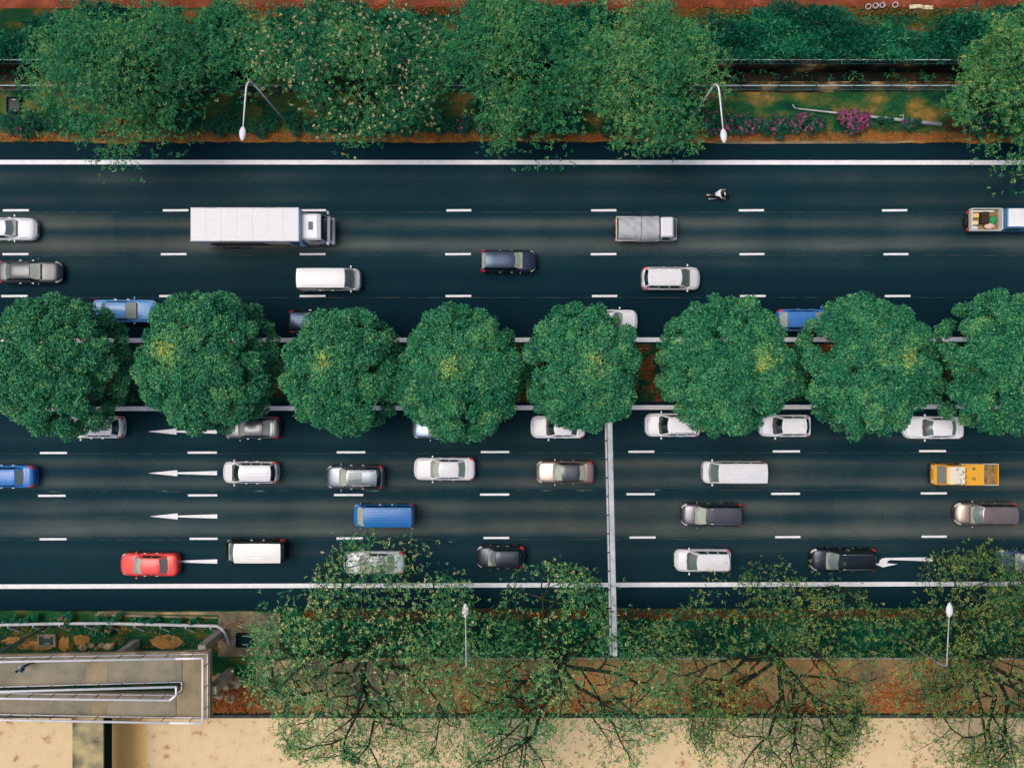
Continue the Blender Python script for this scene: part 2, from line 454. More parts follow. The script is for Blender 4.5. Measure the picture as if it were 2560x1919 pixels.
def lobe_points(c, r, k, rng, upper=-0.25, flat=0.8):
    d = rng.normal(size=(k * 2, 3)); d /= np.linalg.norm(d, axis=1, keepdims=True)
    d = d[d[:, 2] > upper][:k]
    rr = r * (1 - 0.35 * rng.random((len(d), 1)) ** 2)
    p = np.array(c) + d * rr * np.array([1, 1, flat])
    return p, d

# ================================================================= THE SETTING
XL, XR = -95.0, 95.0
def struct(name, o_mb, mat, parent=None, smooth=False):
    o = o_mb.build(name, mat, parent, smooth)
    if parent is None: o['kind'] = 'structure'
    return o

def strip(name, pa, pb, z, mat, parent=None, thick=0.0, wob=0.0, x0=XL, x1=XR, slope=0.0, seed=1):
    """a band of ground between two photo rows, edges a little uneven"""
    r = random.Random(seed)
    ya, yb = (959.5 - pa) / S, (959.5 - pb) / S
    n = max(2, int((x1 - x0) / 0.6)) if wob else 2
    mb = MB()
    top, bot = [], []
    oa = ob = 0.0
    for i in range(n):
        x = x0 + (x1 - x0) * i / (n - 1)
        oa = oa * 0.7 + r.uniform(-wob, wob); ob = ob * 0.7 + r.uniform(-wob, wob)
        dy = slope * x
        top.append((x, ya + oa + dy, z)); bot.append((x, yb + ob + dy, z))
    for i in range(n - 1):
        mb.add([top[i], bot[i], bot[i + 1], top[i + 1]], [(0, 1, 2, 3)])
        if thick:
            dn = lambda p: (p[0], p[1], p[2] - thick)
            mb.add([top[i], top[i + 1], dn(top[i + 1]), dn(top[i])], [(0, 1, 2, 3)])
            mb.add([bot[i + 1], bot[i], dn(bot[i]), dn(bot[i + 1])], [(0, 1, 2, 3)])
    return struct(name, mb, mat, parent)

g = MB().add([(-3000, -3000, -2.6), (3000, -3000, -2.6), (3000, 3000, -2.6), (-3000, 3000, -2.6)], [(0, 1, 2, 3)])
struct('ground', g, M['bed'])
SL = 0.0020
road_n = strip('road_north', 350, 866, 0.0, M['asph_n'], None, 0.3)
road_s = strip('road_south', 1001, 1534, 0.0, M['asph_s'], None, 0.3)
strip('median', 860, 1004, 0.10, M['median'], None, 0.4, 0.04, slope=0.0002, seed=3)
strip('verge_north', 232, 354, 0.10, M['verge'], None, 0.5, 0.05, seed=4)
strip('dry_grass_edge', 336, 355.5, 0.112, M['dry_edge'], None, 0.0, 0.10, seed=5)
strip('drain_coping', 205, 233, 0.09, M['coping'], None, 1.5, 0.0)
strip('drain_bed', 140, 225, -1.30, M['drain'], None, 0.2)
strip('drain_edge', 154, 166, 0.13, M['coping'], None, 1.5, 0.0)
strip('planting_bed_north', 21, 155, 0.11, M['bed'], None, 0.5, 0.0)
strip('red_path', -260, 22, 0.14, M['red_path'], None, 0.5, 0.04, seed=6)
strip('hill_north', -1300, -258, 0.10, M['bed_green'], None, 0.5)
XA = P(850, 0).x
strip('verge_south', 1519, 1641, 0.10, M['bed_green'], None, 0.4, 0.04, x0=XA, slope=0.0022, seed=7)
strip('lawn_left', 1526, 1786, 0.10, M['lawn_left'], None, 0.4, 0.03, x1=XA, slope=0.0, seed=8)
bank = strip('canal_bank', 1640, 1784, 0.07, M['bank'], None, 0.4, 0.0, x0=P(640, 0).x)
court = strip('pale_court', 1785, 2700, 0.42, M['sand'], None, 0.8, 0.0)
strip('court_kerb', 1780.5, 1788, 0.46, M['concrete_dark'], None, 0.5, 0.0)

# ochre-brown band of the court along the footbridge
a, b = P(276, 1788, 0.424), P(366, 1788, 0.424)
MB().add([(a.x, a.y - 0.1, 0.424), (b.x, b.y - 0.1, 0.424), (b.x, -60, 0.424), (a.x, -60, 0.424)], [(0, 3, 2, 1)]).build('brown_band', M['sand_brown'], court)

# dark concrete slabs and bank joints
for (x0, x1, y0, y1, m, nm) in [(640, 1012, 1650, 1779, 'apron', 'bank_slab'), (545, 700, 1531, 1640, 'apron', 'apron_slab')]:
    A, B = P(x0, y0, .118), P(x1, y1, .118)
    (MB().box(((A.x + B.x) / 2, (A.y + B.y) / 2, 0.09), (B.x - A.x, A.y - B.y, 0.06))).build(nm, M[m], bank)

# ---- repairs, lane lines and arrows, each a sheet on its road
def sheet(name, poly_px, z, mat, parent):
    pts = [P(x, y, z) for x, y in poly_px]
    mb = MB(); mb.add(pts, [tuple(range(len(pts)))])
    o = mb.build(name, mat, parent)
    if o.data.polygons[0].normal.z < 0: o.data.flip_normals()
    return o
sheet('asphalt_repair', [(-600, 528), (284, 530), (284, 640), (-600, 638)], 0.003, M['asph_patch_n'], road_n)
sheet('asphalt_repair', [(2085, 1233), (3400, 1231), (3400, 1338), (2085, 1340)], 0.003, M['asph_patch_s'], road_s)
M['joint'] = noise_mat('asphalt_joint', [(0.4, lin(24, 50, 54)), (0.62, lin(92, 96, 88))], 0.9, 6, 0.9, 0.08, 20, 0.3, 0)
M['flaked'] = noise_mat('flaked_paint', [(0.50, lin(8, 42, 50)), (0.62, lin(60, 76, 76)), (0.74, lin(150, 156, 152))], 1.3, 8, 0.9, 0.08, 30, 0.3, 0, False, (0.5, 2, 1))
for py in (638.5, 743.5, 530): sheet('asphalt_joint', [(-1500, py), (4000, py - .5), (4000, py + .3), (-1500, py + .8)], 0.0035, M['joint'], road_n)
for (pa, pb) in ((1229, 1222), (1134, 1130), (1350, 1345)): sheet('asphalt_joint', [(-1500, pa + 2), (4000, pb - 2), (4000, pb - 1.2), (-1500, pa + 2.8)], 0.0035, M['joint'], road_s)
sheet('flaked_line', [(-200, 1228), (1700, 1223), (1700, 1225.5), (-200, 1230.5)], 0.0045, M['flaked'], road_s)

def dash(x0, x1, y0, y1, parent, hw=2.6):
    sheet('lane_dash', [(x0, y0 - hw), (x1, y1 - hw), (x1, y1 + hw), (x0, y0 + hw)], 0.005, M['line'], parent)
NROWS = [(526, [(7, 72), (407, 471), (752, 815), (1116, 1178), (1478, 1541), (1847, 1910), (2205, 2268)]),
         (635.5, [(6, 71), (402, 466), (749, 814), (1113, 1177), (1477, 1541), (1849, 1911), (2209, 2271)]),
         (740, [(3, 69), (398, 463), (749, 814), (1114, 1178), (1480, 1543), (1850, 1914), (2212, 2276)])]
for y, xs in NROWS:
    for (a, b) in [(-360, -296)] + xs + [(2568, 2632), (2930, 2994)]: dash(a, b, y, y - 0.4, road_n)
SROWS = [((1132, 1127), [(100, 167), (469, 542), (842, 913), (1202, 1273), (1571, 1636), (1932, 2000), (2298, 2365)]),
         ((1239, 1232.5), [(95, 164), (470, 543), (835, 908), (1200, 1273), (1566, 1637), (1928, 2000), (2302, 2367)]),
         ((1347.5, 1340.5), [(99, 166), (474, 544), (841, 907), (1209, 1273), (1574, 1639), (1938, 2001), (2304, 2367)])]
for (ya, yb), xs in SROWS:
    f = lambda x: ya + (yb - ya) * x / 2400
    for (a, b) in [(-270, -203)] + xs + [(2665, 2732)]: dash(a, b, f(a), f(b), road_s)
def edge_line(ya, yb, parent, hw=5.6, z=0.005):
    k = (yb - ya) / 2560.0
    sheet('edge_line', [(-1600, ya - 1600 * k - hw), (4200, ya + 4200 * k - hw), (4200, ya + 4200 * k + hw), (-1600, ya - 1600 * k + hw)], z, M['line'], parent)
edge_line(405.5, 406.5, road_n); edge_line(851, 848, road_n)
edge_line(1022, 1016, road_s); edge_line(1465.5, 1458.5, road_s)
def arrow(tx, ty, parent, hx, ex, hh=7.6, s0=2.2, s1=5.4):
    sheet('lane_arrow', [(tx, ty), (hx, ty - hh), (hx, ty - s0), (ex, ty - s1), (ex, ty + s1), (hx, ty + s0), (hx, ty + hh)], 0.006, M['line'], parent)
arrow(369, 1078.3, road_s, 441, 542)
arrow(370, 1182.2, road_s, 443, 542.5)
arrow(373, 1290.2, road_s, 444, 543)
arrow(372, 1402.8, road_s, 444, 543)
z4 = lambda a: [(1920 + x / 3.455, 960 + y / 3.455) for x, y in a]
sheet('merge_arrow', z4([(1422, 1493), (1200, 1496), (1010, 1499), (985, 1504), (966, 1519), (956, 1547), (918, 1549), (990, 1580), (1120, 1552), (1026, 1546), (1036, 1526), (1056, 1516), (1200, 1521), (1422, 1530)]), 0.006, M['line'], road_s)
# grey gutter where the asphalt meets the verge at the right
sheet('gutter', [(1770, 353), (2300, 353), (2240, 359), (1790, 360)], 0.118, M['apron'], road_n)

# ================================================================= VEHICLES
TYPES = {
    'sedan': dict(W=1.80, roof=1.46, hood=0.96, trunk=1.04, xa=.275, xb=.425, xc=.735, xd=.875, wr=.66, wb=.86, rf=.62, rr=.45, nose=.62, nb=2),
    'hatch': dict(W=1.76, roof=1.50, hood=0.98, trunk=1.02, xa=.235, xb=.395, xc=.86, xd=.965, wr=.66, wb=.87, rf=.62, rr=.38, nose=.64, nb=2),
    'suv':   dict(W=1.86, roof=1.68, hood=1.06, trunk=1.10, xa=.235, xb=.385, xc=.90, xd=.968, wr=.68, wb=.88, rf=.60, rr=.36, nose=.74, nb=3),
    'mpv':   dict(W=1.82, roof=1.70, hood=1.04, trunk=1.08, xa=.195, xb=.36, xc=.925, xd=.978, wr=.70, wb=.90, rf=.62, rr=.34, nose=.70, nb=3),
    'van':   dict(W=1.74, roof=1.98, hood=1.12, trunk=1.14, xa=.075, xb=.205, xc=.972, xd=.992, wr=.86, wb=.95, rf=.34, rr=.20, nose=.86, nb=3),
}
WHEEL = {}
def wheel_meshes(r, w):
    k = (round(r, 3), round(w, 3))
    if k not in WHEEL:
        t, q = MB(), MB()
        n = 18
        ring = lambda rr, y: [(rr * math.cos(2 * math.pi * i / n), y, rr * math.sin(2 * math.pi * i / n)) for i in range(n)]
        prof = [(r * .66, -w / 2), (r * .93, -w / 2), (r, -w * .36), (r, w * .36), (r * .93, w / 2), (r * .66, w / 2)]
        vs_ = [p for rr, y in prof for p in ring(rr, y)]
        t.add(vs_, [(a * n + i, a * n + (i + 1) % n, (a + 1) * n + (i + 1) % n, (a + 1) * n + i) for a in range(5) for i in range(n)])
        for sg in (-1, 1):
            c = ring(r * .66, sg * w * .47) + [(0, sg * w * .36, 0)]
            q.add(c, [((i, (i + 1) % n, n) if sg < 0 else ((i + 1) % n, i, n)) for i in range(n)])
        mt, mr = t.mesh('tyre'), q.mesh('rim')
        mt.materials.append(M['tyre']); mr.materials.append(M['rim'])
        mt.polygons.foreach_set('use_smooth', [True] * len(mt.polygons))
        WHEEL[k] = (mt, mr)
    return WHEEL[k]

def add_wheels(t, spots, r, w):
    mt, mr = wheel_meshes(r, w)
    for (x, y) in spots:
        o = shared('wheel', mt, t, (x, y, r))
        shared('rim', mr, o)

def car(name, label, cat, px, kind, col, heading, group, glass='glass_pale', W=None, roofcol=None, rails=False, sunroof=None, ribs=0, dash_pale=True, stripes=None, rear_glass=None, spoiler=False, zc=0.8, lamps=True):
    x0, x1, y0, y1 = px
    sp = dict(TYPES[kind])
    a = P((x0 + x1) / 2, (y0 + y1) / 2, zc)
    L = (x1 - x0) / (S * H / (H - zc))
    W = W or sp['W']
    hw = W / 2
    t = thing(name, label, cat, (a.x, a.y, 0), 0.0 if heading > 0 else math.pi, group)
    pm = paint(col)
    rm = paint(roofcol) if roofcol else pm
    rg = rear_glass or glass
    hood, trunk = sp['hood'], sp['trunk']
    X = lambda d: L / 2 - d                       # distance from the front bumper -> local x
    xa, xb, xc, xd = (sp[k] * L for k in ('xa', 'xb', 'xc', 'xd'))
    boxy = kind == 'van'
    def wid(d):
        n_ = 2.6
        w_ = 1.0
        if d < sp['rf']: w_ *= (max(0.0, 1 - (1 - d / sp['rf']) ** n_)) ** (1 / n_)
        e = L - d
        if e < sp['rr']: w_ *= (max(0.0, 1 - (1 - e / sp['rr']) ** 3.2)) ** (1 / 3.2)
        waist = 1 - 0.025 * math.cos(2 * math.pi * (d / L - 0.5)) if not boxy else 1
        return max(hw * w_ * min(1, waist + .02), 0.012)
    kz = [0, .06, .30, xa, (xa + xd) / 2, xd, max(L - .22, xd + .01), L - .05, L]
    vz = [sp['nose'] - .18, sp['nose'] - .03, sp['nose'] + (hood - sp['nose']) * .45, hood, (hood + trunk) / 2, trunk, trunk - .03, trunk - .14, trunk - .4]
    def zt(d): return float(np.interp(d, kz, vz))
    fr = [0, .34, .66, .84, .945, .99, 1.0, .985, .95, .86, 0] if not boxy else [0, .4, .74, .90, .97, .995, 1.0, .99, .97, .9, 0]
    def sect(d):
        w_, z_ = wid(d), zt(d)
        lo = 0.22
        zs = [z_ + .012, z_ + .008, z_ - .008, z_ - .035, z_ - .10, z_ - .22, lo + (z_ - lo) * .45, lo + .16, lo + .05, lo, lo]
        return [(w_ * f_, min(zz, z_ + .012)) for f_, zz in zip(fr, zs)]
    def surf(d, q, sg, off=0.0):
        s_ = sect(d)
        i = min(int(q), len(s_) - 2); f_ = q - i
        y = s_[i][0] * (1 - f_) + s_[i + 1][0] * f_; z = s_[i][1] * (1 - f_) + s_[i + 1][1] * f_
        # outward push
        ny, nz = (s_[i + 1][1] - s_[i][1]) * -1, (s_[i + 1][0] - s_[i][0])
        l_ = math.hypot(ny, nz) + 1e-6
        ex = 0.0
        if d < sp['rf']: ex = off * (1 - d / sp['rf'])
        if L - d < sp['rr']: ex = -off * (1 - (L - d) / sp['rr'])
        return (X(d) + ex, sg * (y + off * ny / l_), z + off * nz / l_)
    ds = [0.0, .01, .04, .09, .16, .26, .4, sp['rf']] + lspan(sp['rf'] + .25, L - sp['rr'] - .15, 9) + [L - sp['rr'], L - .26, L - .15, L - .08, L - .03, L - .01, L]
    ds = sorted(set(round(d, 4) for d in ds))
    body = MB()
    nq = len(fr)
    vs_ = []
    for d in ds:
        s_ = sect(d)
        vs_ += [(X(d), y, z) for y, z in s_] + [(X(d), -y, z) for y, z in s_[-2:0:-1]]
    m_ = 2 * nq - 2
    fs_ = [(i * m_ + k, i * m_ + (k + 1) % m_, (i + 1) * m_ + (k + 1) % m_, (i + 1) * m_ + k) for i in range(len(ds) - 1) for k in range(m_)]
    fs_ += [tuple(range(m_))[::-1], tuple((len(ds) - 1) * m_ + k for k in range(m_))]
    body.add(vs_, fs_)
    body.build('body', pm, t, True)
    # cabin: four faces and a roof, as real frames with panes set in them
    wb, wr = hw * sp['wb'], hw * sp['wr']
    zr, zb = sp['roof'], min(hood, trunk) - 0.03
    bowb, bowt = (.30, .12) if not boxy else (.16, .08)
    bowr, bowd = (.08, .14) if not boxy else (.03, .04)
    crown = .05
    ztop = lambda u: zr - crown * u * u
    def front(u, v, o=0.0):
        bx, by, bz = X(xa + bowb * u * u), wb * u, zb
        tx, ty, tz = X(xb + bowt * u * u), wr * u, ztop(u) - .035
        k_ = math.sin(v * math.pi) * .025
        return (bx + (tx - bx) * v + k_ + o * .6, by + (ty - by) * v, bz + (tz - bz) * v + k_ + o)
    def rear(u, v, o=0.0):
        bx, by, bz = X(xd - bowd * u * u), wb * .97 * u, zb
        tx, ty, tz = X(xc - bowr * u * u), wr * u, ztop(u) - .045
        k_ = math.sin(v * math.pi) * .025
        return (bx + (tx - bx) * v - k_ - o * .6, by + (ty - by) * v, bz + (tz - bz) * v + k_ + o)
    def side(sg):
        def f_(u, v, o=0.0):
            b0, b1 = front(1, 0), rear(1, 0); t0, t1 = front(1, 1), rear(1, 1)
            bx = b0[0] + (b1[0] - b0[0]) * u; tx = t0[0] + (t1[0] - t0[0]) * u
            by = b0[1] + (b1[1] - b0[1]) * u + .02 * math.sin(u * math.pi); ty = t0[1] + (t1[1] - t0[1]) * u + .015 * math.sin(u * math.pi)
            tz = t0[2] + (t1[2] - t0[2]) * u
            k_ = math.sin(v * math.pi) * .03
            return (bx + (tx - bx) * v, sg * (by + (ty - by) * v + k_ + o), zb + (tz - zb) * v + o * .3)
        return f_
    def roof(s_, u, o=0.0):
        x_ = X(xb + bowt * u * u) * (1 - s_) + X(xc - bowr * u * u) * s_
        y_ = wr * u * (1 + .02 * math.sin(math.pi * s_))
        e = 1 - (2 * s_ - 1) ** 4
        zz = ztop(u) - .035 - .01 * s_ + .035 * (e ** .7) * (1 - abs(u) ** 6)
        return (x_, y_, zz + o)
    frame = MB()
    U9, V4 = lspan(-1, 1, 9), lspan(0, 1, 4)
    def frame_of(fn, u0, u1, v0, v1, lo=-1, hi=1, flip=False):
        frame.grid(fn, lspan(lo, u0, 2), V4, flip); frame.grid(fn, lspan(u1, hi, 2), V4, flip)
        frame.grid(fn, lspan(u0, u1, 7), lspan(0, v0, 2), flip); frame.grid(fn, lspan(u0, u1, 7), lspan(v1, 1, 2), flip)
    ge = .90
    frame_of(front, -ge, ge, .05, .95)
    frame_of(rear, -ge + .03, ge - .03, .10, .92, flip=True)
    cuts = {2: [(.10, .47), (.51, .90)], 3: [(.09, .36), (.40, .66), (.70, .95)]}[sp['nb']]
    for sg in (-1, 1):
        fn = side(sg)
        v0, v1 = .10, .86
        es = [0] + [c_ for ab in cuts for c_ in ab] + [1]
        for i in range(0, len(es), 2): frame.grid(fn, lspan(es[i], es[i + 1], 2), V4, sg < 0)
        for (u0, u1) in cuts:
            frame.grid(fn, lspan(u0, u1, 5), lspan(0, v0, 2), sg < 0); frame.grid(fn, lspan(u0, u1, 5), lspan(v1, 1, 2), sg < 0)
            MB().grid(lambda u, v: fn(u, v, -.006), lspan(u0, u1, 5), lspan(v0, v1, 3), sg < 0).build('side_window', M['glass_dark'], t, True)
    frame.build('window_frame', pm, t, True)
    ro = MB().grid(roof, lspan(0, 1, 9), U9, False).build('roof', rm, t, True)
    MB().grid(lambda u, v: front(u, v, -.006), lspan(-ge, ge, 7), lspan(.05, .95, 4)).build('windshield', M[glass], t, True)
    MB().grid(lambda u, v: rear(u, v, -.006), lspan(-ge + .03, ge - .03, 7), lspan(.10, .92, 4), True).build('rear_window', M[rg], t, True)
    # inside
    MB().box((X((xa + xd) / 2), 0, hood + .03), ((xd - xa) * .9, wb * 1.7, .03)).build('cabin_floor', M['interior'], t)
    MB().rbox((X(xa + (xb - xa) * .38), 0, zb + .13), ((xb - xa) * .62, wb * 1.62, .12), .04).build('dashboard', M['dash_pale' if dash_pale else 'dash'], t)
    for sg in (-1, 1):
        MB().rbox((X(xb + .35), sg * wb * .42, zb + .16), (.22, wb * .62, .34), .06).build('seat', M['interior'], t)
    # lights, mirrors, grille, plates
    if lamps:
        for sg in (-1, 1):
            fl = sg > 0
            MB().grid(lambda d, q: surf(d, q, sg, .008), [.07, .12, .2, .32, .46], [3.0, 3.6, 4.2, 4.8], fl).build('headlight', M['lamp_clear'], t, True)
            q0, q1 = (2.9, 5.4) if not boxy else (3.2, 6.2)
            MB().grid(lambda d, q: surf(d, q, sg, .008), [L - .42, L - .3, L - .2, L - .12, L - .05], lspan(q0, q1, 4), fl).build('tail_light', M['lamp_red'], t, True)
            mx_ = xa + (.22 if not boxy else .30)
            MB().rbox((X(mx_), sg * (hw + .10), hood + .06), (.12, .20, .14), .04).build('mirror', M['black'] if sum(col) < 150 else pm, t, True)
            for hd in (.44, .64):
                MB().rbox((X(L * hd), sg * (hw + .012), hood - .16), (.2, .03, .03), .01).build('door_handle', M['chrome'], t)
    MB().rbox((X(.02), 0, sp['nose'] - .18), (.07, W * .42, .16), .03).build('grille', M['black'], t)
    MB().box((X(L) - .004, 0, .62), (.012, .5, .12)).build('licence_plate', M['plate'], t)
    wr_ = .31 if kind in ('sedan', 'hatch') else .34
    add_wheels(t, [(X(L * .185 if not boxy else L * .17), sg * (hw - .09)) for sg in (-1, 1)] + [(X(L * .79 if not boxy else L * .77), sg * (hw - .09)) for sg in (-1, 1)], wr_, .21)
    MB().grid(lambda u, v: front(u, v, .004), lspan(-.9, .9, 7), [-.10, .05]).build('cowl', M['black'], t)
    if not boxy:
        for (d0, qa, qb) in ((.16, 0, 2.6), ):
            for sg in (-1, 1):
                MB().tube([surf(d, q_, sg, .004) for d, q_ in ((.20, .1), (.22, 1.4), (.27, 2.5), (xa * .55, 2.75), (xa, 2.85))], .011, 4).build('bonnet_seam', M['black'], t)
        if kind == 'sedan':
            MB().tube([surf(xd + .04, q_, sg, .004) for sg in (-1, 1) for q_ in ((2.6, 1.4, .1) if sg < 0 else (.1, 1.4, 2.6))], .011, 4).build('boot_seam', M['black'], t)
    for sg in (-1, 1):
        for hd in ((xa + .25) / L, .52, .74):
            MB().tube([surf(L * hd, q_, sg, .004) for q_ in (3.9, 4.6, 5.4, 6.2)], .010, 4).build('door_seam', M['black'], t)
    # wipers
    for sg in (-.15, .45):
        p0, p1 = front(sg, .06, .02), front(sg + .42, .12, .02)
        MB().tube([p0, p1], .012, 4).build('wiper', M['black'], t)
    if rails:
        for sg in (-1, 1):
            MB().tube([roof(s_, sg * .90, .045) for s_ in lspan(.06, .94, 7)], .022, 5).build('roof_rail', M['chrome'], t, True)
    if sunroof:
        MB().grid(lambda s_, u: roof(s_, u, .008), lspan(sunroof[0], sunroof[1], 4), lspan(-.72, .72, 5)).build('sunroof', M['glass_mid'] if sunroof[2] == 'mid' else M['glass_dark'], t, True)
    if ribs:
        for i in range(ribs):
            u = -.82 + 1.64 * i / (ribs - 1)
            mb = MB()
            mb.grid(lambda s_, k: roof(s_, u + k[0], k[1]), lspan(.04, .96, 6), [(-.045, 0.002), (-.03, .045), (.03, .045), (.045, .002)])
            mb.build('roof_rib', rm, ro, False)
    if stripes:
        for u in stripes:
            MB().grid(lambda s_, k: roof(s_, u + k, .007), lspan(.05, .95, 6), [-.05, .05]).build('roof_stripe', M['black'], ro)
    if spoiler:
        MB().rbox((X(xc + .06), 0, zr - .06), (.2, wr * 1.8, .05), .02).build('spoiler', pm, t, True)
    if not boxy and kind != 'suv':
        MB().tube([roof(.86, -.03, .0), roof(.93, -.03, .07)], .012, 4).build('aerial', M['black'], t)
    return t

GN, GS = 'traffic heading right above the median', 'traffic heading left below the median'
WHITE, SILVER = (220, 221, 225), (206, 208, 213)
# upper carriageway, heading right
car('sedan_car', 'silver white sedan cut off by the left picture edge, beside the pale road repair', 'car', (-62, 90, 544, 600), 'sedan', (226, 228, 232), 1, GN, 'glass_mid')
car('sedan_car', 'dark grey sedan with bright nose at the left picture edge, two lanes above the trees', 'car', (-6, 152, 650, 709), 'sedan', (74, 77, 82), 1, GN, 'glass_pale', rear_glass='glass_mid')
car('sedan_car', 'bright blue sedan half hidden by the leftmost median trees', 'car', (231, 391, 748, 806), 'sedan', (100, 158, 218), 1, GN, 'glass_pale', rear_glass='glass_mid')
car('passenger_van', 'plain white passenger van below the big box truck', 'van', (741, 898, 669, 725), 'van', WHITE, 1, GN, 'glass_mid', dash_pale=False, zc=1.3)
car('hatchback_car', 'dark blue car with its nose hidden under the third median tree', 'car', (722, 872, 778, 830), 'mpv', (40, 52, 74), 1, GN, 'glass_mid')
car('estate_car', 'slate blue estate car with red tail lights, right of the white van', 'car', (1200, 1341, 622, 684), 'suv', (66, 80, 98), 1, GN, 'glass_pale', W=1.78)
car('sport_utility_car', 'white people carrier with orange tail lights below the tarpaulin lorry', 'car', (1605, 1752, 668, 724), 'mpv', WHITE, 1, GN, 'glass_mid', rear_glass='glass_dark', dash_pale=False)
car('sedan_car', 'white rounded car half under the fifth median tree, heading right', 'car', (1448, 1596, 774, 830), 'sedan', (243, 243, 246), 1, GN, 'glass_mid')
car('hatchback_car', 'bright blue car mostly hidden by the seventh median tree', 'car', (1942, 2092, 772, 828), 'hatch', (66, 124, 196), 1, GN, 'glass_pale')
# lower carriageway, heading left
car('hatchback_car', 'white car with black roof stripes under the leftmost median tree', 'car', (166, 308, 1040, 1095), 'hatch', (243, 243, 246), -1, GS, 'glass_dark', stripes=(-.30, .30))
car('sedan_car', 'grey sedan with lit red tail lights under the second median tree', 'car', (557, 700, 1041, 1096), 'sedan', (120, 122, 126), -1, GS, 'glass_pale')
car('sedan_car', 'pale blue grey car almost wholly hidden by the fourth median tree', 'car', (1029, 1178, 1040, 1097), 'sedan', (132, 146, 164), -1, GS, 'glass_mid')
car('sedan_car', 'cream white sedan with dark windscreen under the fifth median tree', 'car', (1326, 1464, 1040, 1094), 'sedan', (243, 243, 246), -1, GS, 'glass_dark', dash_pale=False)
car('sport_utility_car', 'silver white sport utility car right of the gantry, top of the lower lanes', 'car', (1612, 1750, 1034, 1090), 'suv', (243, 243, 246), -1, GS, 'glass_dark', dash_pale=False, rails=True)
car('hatchback_car', 'white hatchback with dark windscreen between the sixth and seventh median trees', 'car', (1898, 2028, 1037, 1091), 'hatch', (243, 243, 246), -1, GS, 'glass_dark', dash_pale=False)
car('sedan_car', 'white sedan with grey windscreen under the rightmost median tree', 'car', (2260, 2410, 1038, 1099), 'sedan', (243, 243, 246), -1, GS, 'glass_mid', dash_pale=False)
car('sedan_car', 'royal blue sedan cut off by the left picture edge', 'car', (-62, 87, 1161, 1221), 'sedan', (44, 116, 192), -1, GS, 'glass_mid')
car('people_carrier', 'white boxy people carrier behind the second lane arrow', 'van', (555, 695, 1153, 1208), 'mpv', WHITE, -1, GS, 'glass_dark', dash_pale=False, W=1.74, ribs=5)
car('sport_utility_car', 'black and grey sport utility car with a big sunroof', 'car', (814, 961, 1162, 1222), 'suv', (116, 124, 134), -1, GS, 'glass_pale', sunroof=(.06, .52, 'mid'), rails=True, rear_glass='glass_dark')
car('sedan_car', 'clean white sedan in open lane, right of the sunroof car', 'car', (1033, 1188, 1142, 1202), 'sedan', WHITE, -1, GS, 'glass_pale', rear_glass='glass_mid')
car('sedan_car', 'tan sedan with dark panoramic roof just left of the gantry', 'car', (1340, 1486, 1152, 1208), 'sedan', (178, 156, 146), -1, GS, 'glass_pale', roofcol=(92, 96, 100))
car('cargo_van', 'long white cargo van with ribbed roof, right of the gantry', 'van', (1760, 1918, 1154, 1209), 'van', WHITE, -1, GS, 'glass_mid', ribs=7, zc=1.3)
car('cargo_van', 'bright blue cargo van with ribbed roof', 'van', (880, 1035, 1260, 1320), 'van', (18, 110, 182), -1, GS, 'glass_pale', ribs=7, zc=1.3)
car('people_carrier', 'dark grey people carrier with roof rails, right of the gantry', 'car', (1703, 1858, 1256, 1317), 'mpv', (100, 100, 106), -1, GS, 'glass_pale', rails=True, rear_glass='glass_dark')
car('people_carrier', 'brownish tan people carrier at the right picture edge, below the yellow pickup', 'car', (2388, 2542, 1255, 1313), 'mpv', (166, 148, 138), -1, GS, 'glass_mid', rear_glass='glass_dark')
car('sedan_car', 'bright red sedan on the tip of a lane arrow', 'car', (297, 446, 1381, 1441), 'sedan', (236, 78, 74), -1, GS, 'glass_pale', rear_glass='glass_mid')
car('passenger_van', 'black van with a ribbed white roof behind the red sedan', 'van', (558, 711, 1348, 1410), 'van', (16, 22, 26), -1, GS, 'glass_mid', roofcol=(232, 230, 226), ribs=7, zc=1.3)
car('sedan_car', 'silver sedan seen through the branches of the leftmost canal tree', 'car', (856, 1012, 1376, 1436), 'sedan', (222, 224, 226), -1, GS, 'glass_pale')
car('hatchback_car', 'small black hatchback alone in the lane left of the gantry foot', 'car', (1190, 1314, 1364, 1421), 'hatch', (62, 70, 78), -1, GS, 'glass_mid', rear_glass='glass_dark')
car('small_van', 'small white van with tinted green windscreen, right of the gantry', 'van', (1686, 1828, 1372, 1429), 'mpv', WHITE, -1, GS, 'glass_mid', dash_pale=False, W=1.78)
car('people_carrier', 'black people carrier with a silver rail, just left of the bent merge arrow', 'car', (2027, 2190, 1368, 1430), 'mpv', (48, 56, 66), -1, GS, 'glass_mid', rails=True)
car('hatchback_car', 'dark blue car entering at the right picture edge under leaves', 'car', (2496, 2640, 1374, 1428), 'hatch', (66, 84, 116), -1, GS, 'glass_mid')

